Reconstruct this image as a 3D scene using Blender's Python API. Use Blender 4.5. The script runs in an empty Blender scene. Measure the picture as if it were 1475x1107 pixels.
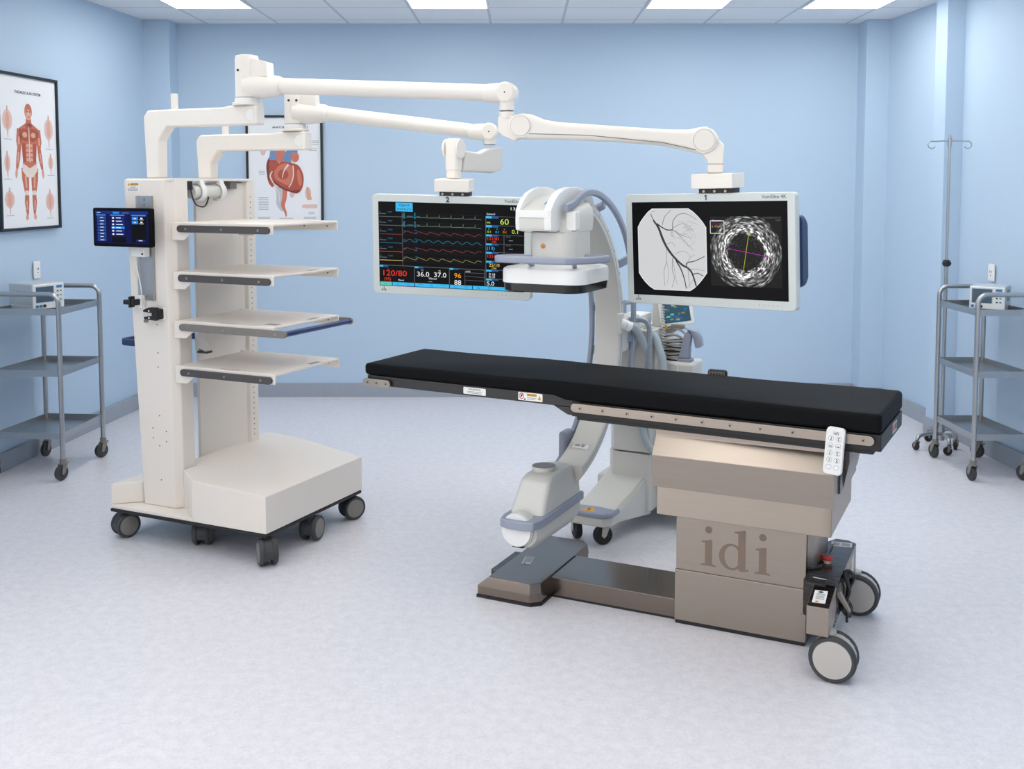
import bpy, bmesh, math, random
from mathutils import Matrix, Vector
random.seed(4)
S = bpy.context.scene
COL = S.collection
PI = math.pi
def rad(a): return math.radians(a)

# ------------------------------------------------------------------ materials
def lin(c):
    out = []
    for v in c:
        v = v / 255.0
        out.append(v / 12.92 if v <= 0.04045 else ((v + 0.055) / 1.055) ** 2.4)
    return (out[0], out[1], out[2], 1.0)

MATS = {}
def mat(name, rgb, rough=0.5, metal=0.0, spec=0.5, var=0.0, vscale=60.0, bump=0.0, bscale=200.0, emit=0.0, coat=0.0):
    m = bpy.data.materials.new(name)
    m.use_nodes = True
    nt = m.node_tree
    b = nt.nodes['Principled BSDF']
    b.inputs['Base Color'].default_value = lin(rgb)
    b.inputs['Roughness'].default_value = rough
    b.inputs['Metallic'].default_value = metal
    b.inputs['Specular IOR Level'].default_value = spec
    b.inputs['Coat Weight'].default_value = coat
    if emit > 0:
        b.inputs['Base Color'].default_value = (0.004, 0.004, 0.004, 1)
        b.inputs['Emission Color'].default_value = lin(rgb)
        b.inputs['Emission Strength'].default_value = emit
        b.inputs['Specular IOR Level'].default_value = 0.06
    if var > 0 or bump > 0:
        tc = nt.nodes.new('ShaderNodeTexCoord')
        nz = nt.nodes.new('ShaderNodeTexNoise')
        nz.inputs['Scale'].default_value = vscale
        nz.inputs['Detail'].default_value = 3
        nt.links.new(tc.outputs['Object'], nz.inputs['Vector'])
        if var > 0:
            mx = nt.nodes.new('ShaderNodeMix'); mx.data_type = 'RGBA'
            c = lin(rgb)
            mx.inputs['A'].default_value = tuple(min(1, v * (1 - var)) for v in c[:3]) + (1,)
            mx.inputs['B'].default_value = tuple(min(1, v * (1 + var)) for v in c[:3]) + (1,)
            nt.links.new(nz.outputs['Fac'], mx.inputs['Factor'])
            nt.links.new(mx.outputs['Result'], b.inputs['Base Color'])
        if bump > 0:
            n2 = nt.nodes.new('ShaderNodeTexNoise'); n2.inputs['Scale'].default_value = bscale
            nt.links.new(tc.outputs['Object'], n2.inputs['Vector'])
            bp = nt.nodes.new('ShaderNodeBump'); bp.inputs['Strength'].default_value = bump
            bp.inputs['Distance'].default_value = 0.002
            nt.links.new(n2.outputs['Fac'], bp.inputs['Height'])
            nt.links.new(bp.outputs['Normal'], b.inputs['Normal'])
    MATS[name] = m
    return m

def brushed(name, rgb, rough, scale):
    """metal with a fine grain drawn out along one direction"""
    m = mat(name, rgb, rough, 1.0)
    nt = m.node_tree; b = nt.nodes['Principled BSDF']
    tc = nt.nodes.new('ShaderNodeTexCoord'); mp = nt.nodes.new('ShaderNodeMapping')
    mp.inputs['Scale'].default_value = scale
    nz = nt.nodes.new('ShaderNodeTexNoise'); nz.inputs['Scale'].default_value = 1.0; nz.inputs['Detail'].default_value = 4
    nt.links.new(tc.outputs['Object'], mp.inputs['Vector']); nt.links.new(mp.outputs['Vector'], nz.inputs['Vector'])
    mr = nt.nodes.new('ShaderNodeMapRange')
    mr.inputs['To Min'].default_value = rough - 0.05; mr.inputs['To Max'].default_value = rough + 0.07
    nt.links.new(nz.outputs['Fac'], mr.inputs['Value']); nt.links.new(mr.outputs['Result'], b.inputs['Roughness'])
    mx = nt.nodes.new('ShaderNodeMix'); mx.data_type = 'RGBA'; c = lin(rgb)
    mx.inputs['A'].default_value = tuple(v * 0.93 for v in c[:3]) + (1,); mx.inputs['B'].default_value = tuple(min(1, v * 1.07) for v in c[:3]) + (1,)
    nt.links.new(nz.outputs['Fac'], mx.inputs['Factor']); nt.links.new(mx.outputs['Result'], b.inputs['Base Color'])
    bp = nt.nodes.new('ShaderNodeBump'); bp.inputs['Strength'].default_value = 0.06; bp.inputs['Distance'].default_value = 0.001
    nt.links.new(nz.outputs['Fac'], bp.inputs['Height']); nt.links.new(bp.outputs['Normal'], b.inputs['Normal'])
    return m

mat('white', (232, 225, 217), 0.36, var=0.01, vscale=8)
mat('white_cool', (232, 233, 233), 0.35, var=0.01, vscale=8)
mat('white_gloss', (232, 225, 217), 0.16, var=0.01, vscale=8)
mat('arm_white', (236, 231, 224), 0.3, var=0.01, vscale=8)
mat('device_grey', (206, 206, 202), 0.4, var=0.01, vscale=8)
mat('bezel', (206, 213, 213), 0.4, var=0.01, vscale=8)
mat('blue_grey', (146, 154, 172), 0.45, var=0.02, vscale=20)
mat('hose', (172, 184, 190), 0.4, var=0.02, vscale=20)
mat('navy', (24, 50, 92), 0.45, var=0.03, vscale=20)
mat('handle_blue', (10, 48, 104), 0.3, var=0.03, vscale=20)
mat('black', (20, 20, 22), 0.5, var=0.05, vscale=20)
mat('screen_black', (8, 8, 10), 0.4, spec=0.1, var=0.05, vscale=20)
mat('black_gloss', (10, 10, 12), 0.22, var=0.05, vscale=20)
mat('rubber', (58, 60, 63), 0.6, var=0.06, vscale=40)
mat('rubber_dark', (34, 34, 36), 0.6, var=0.06, vscale=40)
mat('hub_grey', (128, 124, 121), 0.45, var=0.03, vscale=30)
mat('hub_light', (188, 184, 180), 0.45, var=0.03, vscale=30)
mat('rail_dark', (72, 68, 68), 0.4, var=0.04, vscale=30)
mat('rail_grey', (120, 115, 112), 0.4, var=0.04, vscale=30)
mat('frame_dark', (40, 40, 42), 0.45, var=0.04, vscale=30)
mat('vinyl', (15, 16, 18), 0.6, spec=0.08, var=0.05, vscale=6, bump=0.08, bscale=9)
mat('alu', (176, 176, 178), 0.35, 0.8, var=0.02, vscale=40)
mat('chrome', (205, 205, 205), 0.2, 1.0)
mat('screw', (150, 146, 142), 0.35, 0.9)
brushed('steel', (158, 148, 139), 0.33, (3, 3, 260))
brushed('steel_floor', (128, 118, 111), 0.22, (3, 60, 260))
brushed('steel_dark', (84, 79, 77), 0.26, (3, 120, 260))
brushed('cart_steel', (176, 178, 180), 0.3, (8, 8, 60))
mat('label', (238, 238, 236), 0.5, var=0.01)
mat('label_grey', (205, 206, 206), 0.5, var=0.01)
mat('ink', (40, 42, 46), 0.6, var=0.05)
mat('ink_pale', (150, 154, 160), 0.6, var=0.05)
mat('ink_teal', (20, 74, 96), 0.5, var=0.05)
mat('ink_silver', (88, 104, 114), 0.5, var=0.05)
mat('etched', (128, 112, 100), 0.5, 0.3, var=0.05)
mat('warn_yellow', (226, 164, 30), 0.5, var=0.03)
mat('orange', (206, 128, 34), 0.35, var=0.03)
mat('red', (196, 42, 34), 0.35, var=0.03)
mat('blue_stripe', (34, 150, 200), 0.4, var=0.02)
mat('paper', (236, 238, 242), 0.6, var=0.01)
mat('frame_black', (20, 30, 38), 0.4, var=0.05)
mat('muscle', (196, 114, 92), 0.7, var=0.12, vscale=60)
mat('muscle_dark', (172, 84, 64), 0.7, var=0.12, vscale=60)
mat('muscle_pale', (220, 166, 146), 0.7, var=0.08, vscale=60)
mat('bone', (226, 214, 206), 0.7, var=0.04)
mat('organ_pale', (222, 190, 182), 0.7, var=0.05, vscale=60)
mat('heart_red', (178, 86, 70), 0.7, var=0.10, vscale=24)
mat('heart_light', (206, 122, 102), 0.7, var=0.10, vscale=24)
mat('heart_dark', (122, 58, 50), 0.7, var=0.10, vscale=24)
mat('vein_blue', (112, 144, 184), 0.7, var=0.08, vscale=24)
mat('vessel_grey', (196, 196, 204), 0.7, var=0.06, vscale=24)
mat('device_panel', (224, 228, 230), 0.45, var=0.01)
mat('device_side', (176, 186, 194), 0.45, var=0.02)
mat('lcd_off', (70, 92, 112), 0.25, var=0.03)
mat('knob_blue', (62, 124, 180), 0.4, var=0.03)
mat('cable_grey', (158, 152, 146), 0.5, var=0.06, vscale=40)
for nm, c, e in [('e_black', (5, 6, 9), 1), ('e_white', (240, 242, 245), 1), ('e_cyan', (62, 186, 240), 1), ('e_cyan_dim', (40, 112, 140), 1),
                 ('e_green', (198, 232, 90), 1), ('e_red', (232, 52, 40), 1), ('e_red_dim', (126, 52, 62), 1), ('e_orange', (240, 160, 40), 1),
                 ('e_yellow', (232, 200, 110), 1), ('e_yellow_dim', (140, 128, 80), 1), ('e_green_dim', (108, 134, 112), 1), ('e_grey', (98, 104, 110), 1),
                 ('e_grey_dark', (34, 38, 42), 1), ('e_blue', (20, 92, 160), 1), ('e_teal', (96, 196, 180), 1),
                 ('e_pad', (10, 14, 74), 1), ('e_pad2', (18, 44, 130), 1), ('e_pad3', (70, 132, 214), 1), ('e_pad4', (30, 142, 240), 1),
                 ('e_xray', (208, 209, 211), 1), ('e_vessel', (62, 62, 66), 1), ('e_vessel2', (136, 136, 140), 1), ('e_magenta', (168, 30, 160), 1),
                 ('e_lime', (176, 180, 40), 1), ('e_lcd', (52, 86, 104), 1), ('e_lcd2', (60, 90, 170), 1)]:
    mat(nm, c, 0.35, emit=e)

# ------------------------------------------------------------------ mesh builder
class M:
    def __init__(self, xf=None):
        self.v = []; self.f = []; self.mi = []; self.names = []; self.xf = xf or Matrix.Identity(4)
    def _m(self, name):
        if name not in self.names: self.names.append(name)
        return self.names.index(name)
    def raw(self, verts, faces, m):
        k = len(self.v); i = self._m(m)
        for p in verts: self.v.append(tuple(self.xf @ Vector(p)))
        for f in faces:
            self.f.append([k + a for a in f]); self.mi.append(i)
    def bm(self, b, m, bevel=0.0, seg=2, ang=25):
        if bevel > 0:
            bmesh.ops.recalc_face_normals(b, faces=b.faces[:])
            es = [e for e in b.edges if len(e.link_faces) == 2 and e.calc_face_angle(0) > rad(ang)]
            bmesh.ops.bevel(b, geom=es, offset=bevel, segments=seg, profile=0.5, affect='EDGES', clamp_overlap=True)
        bmesh.ops.recalc_face_normals(b, faces=b.faces[:])
        b.verts.index_update()
        self.raw([v.co[:] for v in b.verts], [[v.index for v in f.verts] for f in b.faces], m)
        b.free()
    def box(self, x0, x1, y0, y1, z0, z1, m, bevel=0.0, seg=2):
        b = bmesh.new()
        vs = [b.verts.new(p) for p in [(x0, y0, z0), (x1, y0, z0), (x1, y1, z0), (x0, y1, z0), (x0, y0, z1), (x1, y0, z1), (x1, y1, z1), (x0, y1, z1)]]
        for f in [(0, 3, 2, 1), (4, 5, 6, 7), (0, 1, 5, 4), (1, 2, 6, 5), (2, 3, 7, 6), (3, 0, 4, 7)]: b.faces.new([vs[i] for i in f])
        self.bm(b, m, bevel, seg)
    def prism(self, poly, axis, a0, a1, m, bevel=0.0, seg=2, poly2=None, ang=25):
        """poly in the plane across `axis`: 'z' -> (x,y), 'y' -> (x,z), 'x' -> (y,z); poly2 = end outline"""
        def p3(p, a):
            return {'z': (p[0], p[1], a), 'y': (p[0], a, p[1]), 'x': (a, p[0], p[1])}[axis]
        b = bmesh.new(); n = len(poly); q = poly2 or poly
        A = [b.verts.new(p3(p, a0)) for p in poly]; B = [b.verts.new(p3(p, a1)) for p in q]
        b.faces.new(A[::-1]); b.faces.new(B)
        for i in range(n): b.faces.new([A[i], A[(i + 1) % n], B[(i + 1) % n], B[i]])
        self.bm(b, m, bevel, seg, ang)
    def loft(self, loops, m, closed=False, cap=True, bevel=0.0):
        b = bmesh.new(); n = len(loops[0])
        L = [[b.verts.new(p) for p in lp] for lp in loops]
        K = len(L)
        for k in range(K if closed else K - 1):
            for i in range(n):
                b.faces.new([L[k][i], L[k][(i + 1) % n], L[(k + 1) % K][(i + 1) % n], L[(k + 1) % K][i]])
        if cap and not closed:
            b.faces.new(L[0][::-1]); b.faces.new(L[-1])
        self.bm(b, m, bevel)
    def tube(self, pts, r, m, n=10, closed=False, sec=None, up=None):
        """round tube (or the section `sec`, a list of (side, up) offsets) along a path"""
        P = [Vector(p) for p in pts]; K = len(P); loops = []
        prev = None
        for k in range(K):
            if closed: t = P[(k + 1) % K] - P[k - 1]
            elif k == 0: t = P[1] - P[0]
            elif k == K - 1: t = P[-1] - P[-2]
            else: t = (P[k + 1] - P[k]).normalized() + (P[k] - P[k - 1]).normalized()
            t.normalize()
            if up is not None: a = Vector(up)
            elif prev is None: a = Vector((0, 0, 1)) if abs(t.z) < 0.9 else Vector((1, 0, 0))
            else: a = prev
            s = t.cross(a)
            if s.length < 1e-6: s = t.cross(Vector((0, 1, 0)))
            s.normalize(); a = s.cross(t).normalized(); prev = a
            rr = r[k] if isinstance(r, (list, tuple)) else r
            if sec: loops.append([tuple(P[k] + s * p[0] + a * p[1]) for p in sec])
            else: loops.append([tuple(P[k] + s * (rr * math.cos(2 * PI * i / n)) + a * (rr * math.sin(2 * PI * i / n))) for i in range(n)])
        self.loft(loops, m, closed)
    def cyl(self, c, axis, r, h, m, n=28, bevel=0.0, r2=None):
        """cylinder starting at c going h along axis"""
        d = Vector(axis).normalized(); a = Vector((0, 0, 1)) if abs(d.z) < 0.9 else Vector((1, 0, 0))
        s = d.cross(a).normalized(); u = s.cross(d)
        c = Vector(c); b = bmesh.new(); r2 = r if r2 is None else r2
        A = [b.verts.new(c + (s * math.cos(2 * PI * i / n) + u * math.sin(2 * PI * i / n)) * r) for i in range(n)]
        B = [b.verts.new(c + d * h + (s * math.cos(2 * PI * i / n) + u * math.sin(2 * PI * i / n)) * r2) for i in range(n)]
        b.faces.new(A[::-1]); b.faces.new(B)
        for i in range(n): b.faces.new([A[i], A[(i + 1) % n], B[(i + 1) % n], B[i]])
        self.bm(b, m, bevel, 2, 40)
    def lathe(self, prof, c, axis, m, n=32):
        """profile of (radius, distance along axis)"""
        d = Vector(axis).normalized(); a = Vector((0, 0, 1)) if abs(d.z) < 0.9 else Vector((1, 0, 0))
        s = d.cross(a).normalized(); u = s.cross(d); c = Vector(c)
        self.loft([[tuple(c + d * h + (s * math.cos(2 * PI * i / n) + u * math.sin(2 * PI * i / n)) * max(r, 1e-4)) for i in range(n)] for r, h in prof], m)
    def build(self, name, parent=None, loc=None, rot=None, smooth=38):
        me = bpy.data.meshes.new(name)
        me.from_pydata(self.v, [], self.f)
        for n in self.names: me.materials.append(MATS[n])
        me.polygons.foreach_set('material_index', self.mi)
        me.polygons.foreach_set('use_smooth', [True] * len(me.polygons))
        me.update()
        me.set_sharp_from_angle(angle=rad(smooth))
        o = bpy.data.objects.new(name, me); COL.objects.link(o)
        wn = o.modifiers.new('weighted_normal', 'WEIGHTED_NORMAL'); wn.keep_sharp = True; wn.weight = 80
        if parent: o.parent = parent
        if loc: o.location = loc
        if rot is not None: o.rotation_euler = (0, 0, rot)
        return o

def rrect(w, h, r, n=4):
    pts = []
    for cx, cy, a0 in [(w / 2 - r, h / 2 - r, 0), (-w / 2 + r, h / 2 - r, 90), (-w / 2 + r, -h / 2 + r, 180), (w / 2 - r, -h / 2 + r, 270)]:
        for k in range(n + 1):
            a = rad(a0 + 90 * k / n); pts.append((cx + r * math.cos(a), cy + r * math.sin(a)))
    return pts

def smooth_path(pts, n=6):
    """Catmull-Rom through the points"""
    P = [Vector(p) for p in pts]; out = []
    for i in range(len(P) - 1):
        p0 = P[max(i - 1, 0)]; p1 = P[i]; p2 = P[i + 1]; p3 = P[min(i + 2, len(P) - 1)]
        for k in range(n):
            t = k / n
            out.append(0.5 * ((2 * p1) + (-p0 + p2) * t + (2 * p0 - 5 * p1 + 4 * p2 - p3) * t * t + (-p0 + 3 * p1 - 3 * p2 + p3) * t ** 3))
    out.append(P[-1]); return [tuple(p) for p in out]

_TXT = {}
def text_geo(s, bold=0.0):
    s0 = s; s = (s, bold)
    if s not in _TXT:
        c = bpy.data.curves.new('txt', 'FONT'); c.body = s0; c.offset = bold; c.size = 1.0; c.resolution_u = 3
        o = bpy.data.objects.new('txt', c); COL.objects.link(o)
        bpy.context.view_layer.update()
        me = bpy.data.meshes.new_from_object(o.evaluated_get(bpy.context.evaluated_depsgraph_get()))
        v = [tuple(p.co) for p in me.vertices]; f = [list(p.vertices) for p in me.polygons]
        COL.objects.unlink(o); bpy.data.objects.remove(o); bpy.data.meshes.remove(me)
        _TXT[s] = (v, f)
    return _TXT[s]

class G:
    """flat artwork on a surface of a mesh M: x right, y up, mapped by origin + x*ex + y*ey, lifted along n in thin layers"""
    def __init__(self, m, o, ex, ey, eps=0.0004):
        self.m = m; self.o = Vector(o); self.ex = Vector(ex); self.ey = Vector(ey); self.n = self.ex.cross(self.ey).normalized(); self.eps = eps
        self.l = 1
    def p(self, x, y, l=None):
        return tuple(self.o + self.ex * x + self.ey * y + self.n * (self.eps * (l or self.l)))
    def poly(self, pts, m, l=None):
        a = sum(pts[i][0] * pts[(i + 1) % len(pts)][1] - pts[(i + 1) % len(pts)][0] * pts[i][1] for i in range(len(pts)))
        if a < 0: pts = pts[::-1]
        self.m.raw([self.p(x, y, l) for x, y in pts], [list(range(len(pts)))], m)
    def rect(self, x0, y0, x1, y1, m, l=None): self.poly([(x0, y0), (x1, y0), (x1, y1), (x0, y1)], m, l)
    def rrect(self, x0, y0, x1, y1, r, m, l=None):
        self.poly([(p[0] + (x0 + x1) / 2, p[1] + (y0 + y1) / 2) for p in rrect(x1 - x0, y1 - y0, r)], m, l)
    def ell(self, x, y, rx, ry, m, l=None, n=20): self.poly([(x + rx * math.cos(2 * PI * i / n), y + ry * math.sin(2 * PI * i / n)) for i in range(n)], m, l)
    def stroke(self, pts, w, m, l=None):
        """line of width w (number or one per point)"""
        n = len(pts); L = []; R = []
        for i in range(n):
            a = pts[max(i - 1, 0)]; b = pts[min(i + 1, n - 1)]
            dx, dy = b[0] - a[0], b[1] - a[1]; d = math.hypot(dx, dy) or 1
            ww = (w[i] if isinstance(w, (list, tuple)) else w) / 2
            L.append(self.p(pts[i][0] - dy / d * ww, pts[i][1] + dx / d * ww, l)); R.append(self.p(pts[i][0] + dy / d * ww, pts[i][1] - dx / d * ww, l))
        self.m.raw(L + R, [[n + i, n + i + 1, i + 1, i] for i in range(n - 1)], m)
    def frame(self, x0, y0, x1, y1, w, m, l=None):
        for a in [((x0, y0), (x1, y0)), ((x1, y0), (x1, y1)), ((x1, y1), (x0, y1)), ((x0, y1), (x0, y0))]: self.stroke(list(a), w, m, l)
    def text(self, s, x, y, h, m, l=None, anchor='l', sx=1.0, bold=0.0):
        """text with cap height h, baseline-left at x, y (anchor l, c or r)"""
        v, f = text_geo(s, bold)
        if not v: return
        k = h / 0.69
        w = max(p[0] for p in v) * k * sx
        x -= {'l': 0, 'c': w / 2, 'r': w}[anchor]
        self.m.raw([self.p(x + p[0] * k * sx, y + p[1] * k, l) for p in v], f, m)

# ------------------------------------------------------------------ things
def tag(o, label, cat, group=None):
    o['label'] = label; o['category'] = cat
    if group: o['group'] = group
    return o
def thing(name, label, cat, loc=(0, 0, 0), rz=0.0, group=None):
    o = bpy.data.objects.new(name, None); COL.objects.link(o)
    o.empty_display_size = 0.1; o.location = loc; o.rotation_euler = (0, 0, rad(rz))
    return tag(o, label, cat, group)
def struct(m, name, **k):
    o = m.build(name, **k); o['kind'] = 'structure'; return o
def dup(root, loc, rz, label, group=None):
    def cp(o, parent):
        c = o.copy(); COL.objects.link(c)
        if parent: c.parent = parent
        for ch in list(o.children): cp(ch, c)
        return c
    r = cp(root, None); r.location = loc; r.rotation_euler = (0, 0, rad(rz)); r['label'] = label
    if group: r['group'] = group
    return r
# ------------------------------------------------------------------ camera
F_PX = 1500.0
cam = bpy.data.cameras.new('camera'); co = bpy.data.objects.new('camera', cam); COL.objects.link(co)
cam.sensor_fit = 'HORIZONTAL'; cam.sensor_width = 36.0; cam.lens = 36.0 * F_PX / 1475.0
co.location = (0, 0, 1.75); co.rotation_euler = (rad(90 - 4), 0, 0)
cam.shift_x = -(750 - 737.5) / 1475.0
cam.shift_y = -(553.5 - (265 + F_PX * math.tan(rad(4)))) / 1475.0
cam.clip_start = 0.05; cam.clip_end = 60
S.camera = co

# ------------------------------------------------------------------ the room
mat('wall_paint', (185, 207, 229), 0.6, spec=0.3, var=0.012, vscale=3, bump=0.02, bscale=160)
mat('base_grey', (158, 166, 178), 0.5, var=0.05, vscale=14)

def floor_mat():
    m = mat('floor_vinyl', (214, 215, 226), 0.28, spec=0.4)
    nt = m.node_tree; b = nt.nodes['Principled BSDF']; tc = nt.nodes.new('ShaderNodeTexCoord')
    def noise(sc, det):
        n = nt.nodes.new('ShaderNodeTexNoise'); n.inputs['Scale'].default_value = sc; n.inputs['Detail'].default_value = det
        nt.links.new(tc.outputs['Object'], n.inputs['Vector']); return n
    a = noise(85, 4); c = noise(24, 3)
    ad = nt.nodes.new('ShaderNodeMath'); ad.operation = 'ADD'
    nt.links.new(a.outputs['Fac'], ad.inputs[0]); nt.links.new(c.outputs['Fac'], ad.inputs[1])
    r = nt.nodes.new('ShaderNodeValToRGB'); e = r.color_ramp.elements
    e[0].position = 0.36; e[0].color = lin((206, 206, 214)); e[1].position = 0.62; e[1].color = lin((221, 220, 226))
    hf = nt.nodes.new('ShaderNodeMath'); hf.operation = 'MULTIPLY'; hf.inputs[1].default_value = 0.5
    nt.links.new(ad.outputs[0], hf.inputs[0]); nt.links.new(hf.outputs[0], r.inputs['Fac'])
    nt.links.new(r.outputs['Color'], b.inputs['Base Color'])
floor_mat()

def ceil_mat():
    m = mat('ceiling_tile', (240, 242, 245), 0.8, spec=0.2)
    nt = m.node_tree; b = nt.nodes['Principled BSDF']; tc = nt.nodes.new('ShaderNodeTexCoord')
    sp = nt.nodes.new('ShaderNodeSeparateXYZ'); nt.links.new(tc.outputs['Object'], sp.inputs[0])
    def line(out, off, s, w):
        a = nt.nodes.new('ShaderNodeMath'); a.operation = 'SUBTRACT'; nt.links.new(out, a.inputs[0]); a.inputs[1].default_value = off
        d = nt.nodes.new('ShaderNodeMath'); d.operation = 'DIVIDE'; nt.links.new(a.outputs[0], d.inputs[0]); d.inputs[1].default_value = s
        f = nt.nodes.new('ShaderNodeMath'); f.operation = 'FRACT'; nt.links.new(d.outputs[0], f.inputs[0])
        p = nt.nodes.new('ShaderNodeMath'); p.operation = 'COMPARE'; nt.links.new(f.outputs[0], p.inputs[0]); p.inputs[1].default_value = 0.5; p.inputs[2].default_value = w
        return p.outputs[0]
    lx = line(sp.outputs['X'], 0.332 + 0.286, 0.572, 0.018); ly = line(sp.outputs['Y'], 7.74 + 0.286, 0.572, 0.018)
    mx = nt.nodes.new('ShaderNodeMath'); mx.operation = 'MAXIMUM'; nt.links.new(lx, mx.inputs[0]); nt.links.new(ly, mx.inputs[1])
    c = nt.nodes.new('ShaderNodeMix'); c.data_type = 'RGBA'; c.inputs['A'].default_value = lin((240, 242, 245)); c.inputs['B'].default_value = lin((206, 211, 219))
    nt.links.new(mx.outputs[0], c.inputs['Factor']); nt.links.new(c.outputs['Result'], b.inputs['Base Color'])
ceil_mat()

ZC = 3.04; YB = 8.5; Y0 = -2.5
def xl(y): return -2.956 - (8.36 - y) * 0.10
def xr(y): return 2.896 + (8.33 - y) * 0.075
T_ = 0.12
m = M(); m.prism([(xl(Y0) - T_, Y0), (xr(Y0) + T_, Y0), (xr(YB) + T_, YB + T_), (xl(YB) - T_, YB + T_)], 'z', -0.1, 0, 'floor_vinyl'); struct(m, 'floor')
m = M(); m.prism([(xl(Y0) - T_, Y0), (xr(Y0) + T_, Y0), (xr(YB) + T_, YB + T_), (xl(YB) - T_, YB + T_)], 'z', ZC, ZC + 0.1, 'ceiling_tile'); struct(m, 'ceiling')
m = M(); m.prism([(xl(YB), YB), (xr(YB), YB), (xr(YB), YB + T_), (xl(YB), YB + T_)], 'z', 0, ZC, 'wall_paint'); struct(m, 'wall_back')
YL = 3.2  # left wall cut short out of view to let the added light in
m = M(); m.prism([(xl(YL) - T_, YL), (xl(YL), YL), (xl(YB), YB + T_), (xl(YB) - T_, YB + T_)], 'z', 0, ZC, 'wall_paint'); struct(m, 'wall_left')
m = M(); m.prism([(xr(Y0), Y0), (xr(Y0) + T_, Y0), (xr(YB) + T_, YB + T_), (xr(YB), YB + T_)], 'z', 0, ZC, 'wall_paint'); struct(m, 'wall_right')
# corner pilasters and the pilaster on the right wall
m = M(); m.prism([(xl(8.3) - .05, 8.3), (-2.77, 8.3), (-2.77, YB + .03), (xl(YB) - .05, YB + .03)], 'z', 0, ZC, 'wall_paint', 0.006); struct(m, 'trim_1')
m = M(); m.prism([(2.725, 8.3), (xr(8.3) + .05, 8.3), (xr(YB) + .05, YB + .03), (2.725, YB + .03)], 'z', 0, ZC, 'wall_paint', 0.006); struct(m, 'trim_2')
m = M(); m.prism([(2.873, 7.1), (xr(7.1) + .05, 7.1), (xr(7.27) + .05, 7.27), (2.863, 7.27)], 'z', 0, ZC, 'wall_paint', 0.005); struct(m, 'trim_3')
# coved grey baseboards
bh = 0.115
m = M(); m.box(-2.77, 2.725, YB - 0.012, YB, 0, bh, 'base_grey', 0.004); struct(m, 'baseboard_back')
m = M()
m.prism([(xl(YL), YL), (xl(YL) + 0.012, YL), (xl(8.29) + 0.012, 8.288), (-2.758, 8.288), (-2.758, YB - 0.012), (-2.77, YB - 0.012), (-2.77, 8.3), (xl(8.3), 8.3)], 'z', 0, bh, 'base_grey', 0.003); struct(m, 'baseboard_left')
m = M()
m.prism([(xr(Y0) - 0.012, Y0), (xr(Y0), Y0), (xr(7.1), 7.1), (2.873, 7.1), (2.863, 7.27), (xr(7.27), 7.27), (xr(8.3), 8.3), (2.725, 8.3), (2.725, YB - .012), (2.713, YB - .012), (2.713, 8.288), (xr(8.29) - 0.012, 8.288), (xr(7.27) - .012, 7.282), (2.851, 7.282), (2.861, 7.088), (xr(7.08) - .012, 7.088)], 'z', 0, bh, 'base_grey'); struct(m, 'baseboard_right')

# ceiling lights: recessed panels, each with a frame and a glowing diffuser
LIGHT = 7.3
d = mat('diffuser', (250, 252, 255), 0.5)
d.node_tree.nodes['Principled BSDF'].inputs['Emission Color'].default_value = lin((255, 250, 241))
d.node_tree.nodes['Principled BSDF'].inputs['Emission Strength'].default_value = LIGHT
mat('lamp_frame', (238, 240, 243), 0.4, var=0.01)
def light_panel(x0, x1, y1, y0, label, group):
    t = thing('ceiling_light', label, 'ceiling light', ((x0 + x1) / 2, (y0 + y1) / 2, ZC), 0, group)
    w = (x1 - x0) / 2; h = (y1 - y0) / 2
    f = M()
    for a in [(-w, w, -h, -h + .014), (-w, w, h - .014, h), (-w, -w + .014, -h + .014, h - .014), (w - .014, w, -h + .014, h - .014)]:
        f.box(a[0], a[1], a[2], a[3], -0.012, -0.001, 'lamp_frame', 0.002)
    f.build('frame', t)
    g = M(); g.box(-w + .014, w - .014, -h + .014, h - .014, -0.008, -0.002, 'diffuser'); g.build('diffuser', t)
    return t
cols = [(-2.527, -1.955), (-0.804, -0.232), (0.908, 1.480), (2.05, 2.622)]
lab = ['leftmost bright ceiling light panel, above the mobile equipment tower', 'ceiling light panel left of centre, above the number 2 monitor',
       'ceiling light panel right of centre, above the number 1 monitor', 'rightmost bright ceiling light panel, near the right wall']
for (a, b), l in zip(cols, lab): light_panel(a, b, 7.74, 6.596, l, 'recessed ceiling lights')
for r in range(3):  # unseen rows added to light the room, fewer panels on the right to dim it
    for (a, b) in (cols[:4] if r == 0 else (cols[:3] if r == 1 else cols[:2])):
        light_panel(a, b, 5.452 - 2.288 * r, 4.308 - 2.288 * r, 'added unseen ceiling light panel in the rows nearer the viewer', 'added unseen ceiling lights nearer the viewer')

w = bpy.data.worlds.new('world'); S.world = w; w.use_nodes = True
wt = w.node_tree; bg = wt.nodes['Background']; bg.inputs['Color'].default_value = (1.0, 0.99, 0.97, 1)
# added fill: world light made brighter on the left, dimmer towards the right
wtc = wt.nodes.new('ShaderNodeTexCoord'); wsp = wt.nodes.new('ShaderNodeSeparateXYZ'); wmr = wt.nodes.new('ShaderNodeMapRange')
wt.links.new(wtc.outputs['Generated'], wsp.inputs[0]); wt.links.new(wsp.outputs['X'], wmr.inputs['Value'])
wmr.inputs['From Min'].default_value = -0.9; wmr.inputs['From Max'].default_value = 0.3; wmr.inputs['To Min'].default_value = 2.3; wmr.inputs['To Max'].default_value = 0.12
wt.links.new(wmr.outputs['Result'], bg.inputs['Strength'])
S.view_settings.view_transform = 'Standard'; S.view_settings.look = 'None'; S.view_settings.gamma = 1; S.view_settings.exposure = 0.0
S.view_settings.use_curve_mapping = False

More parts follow.
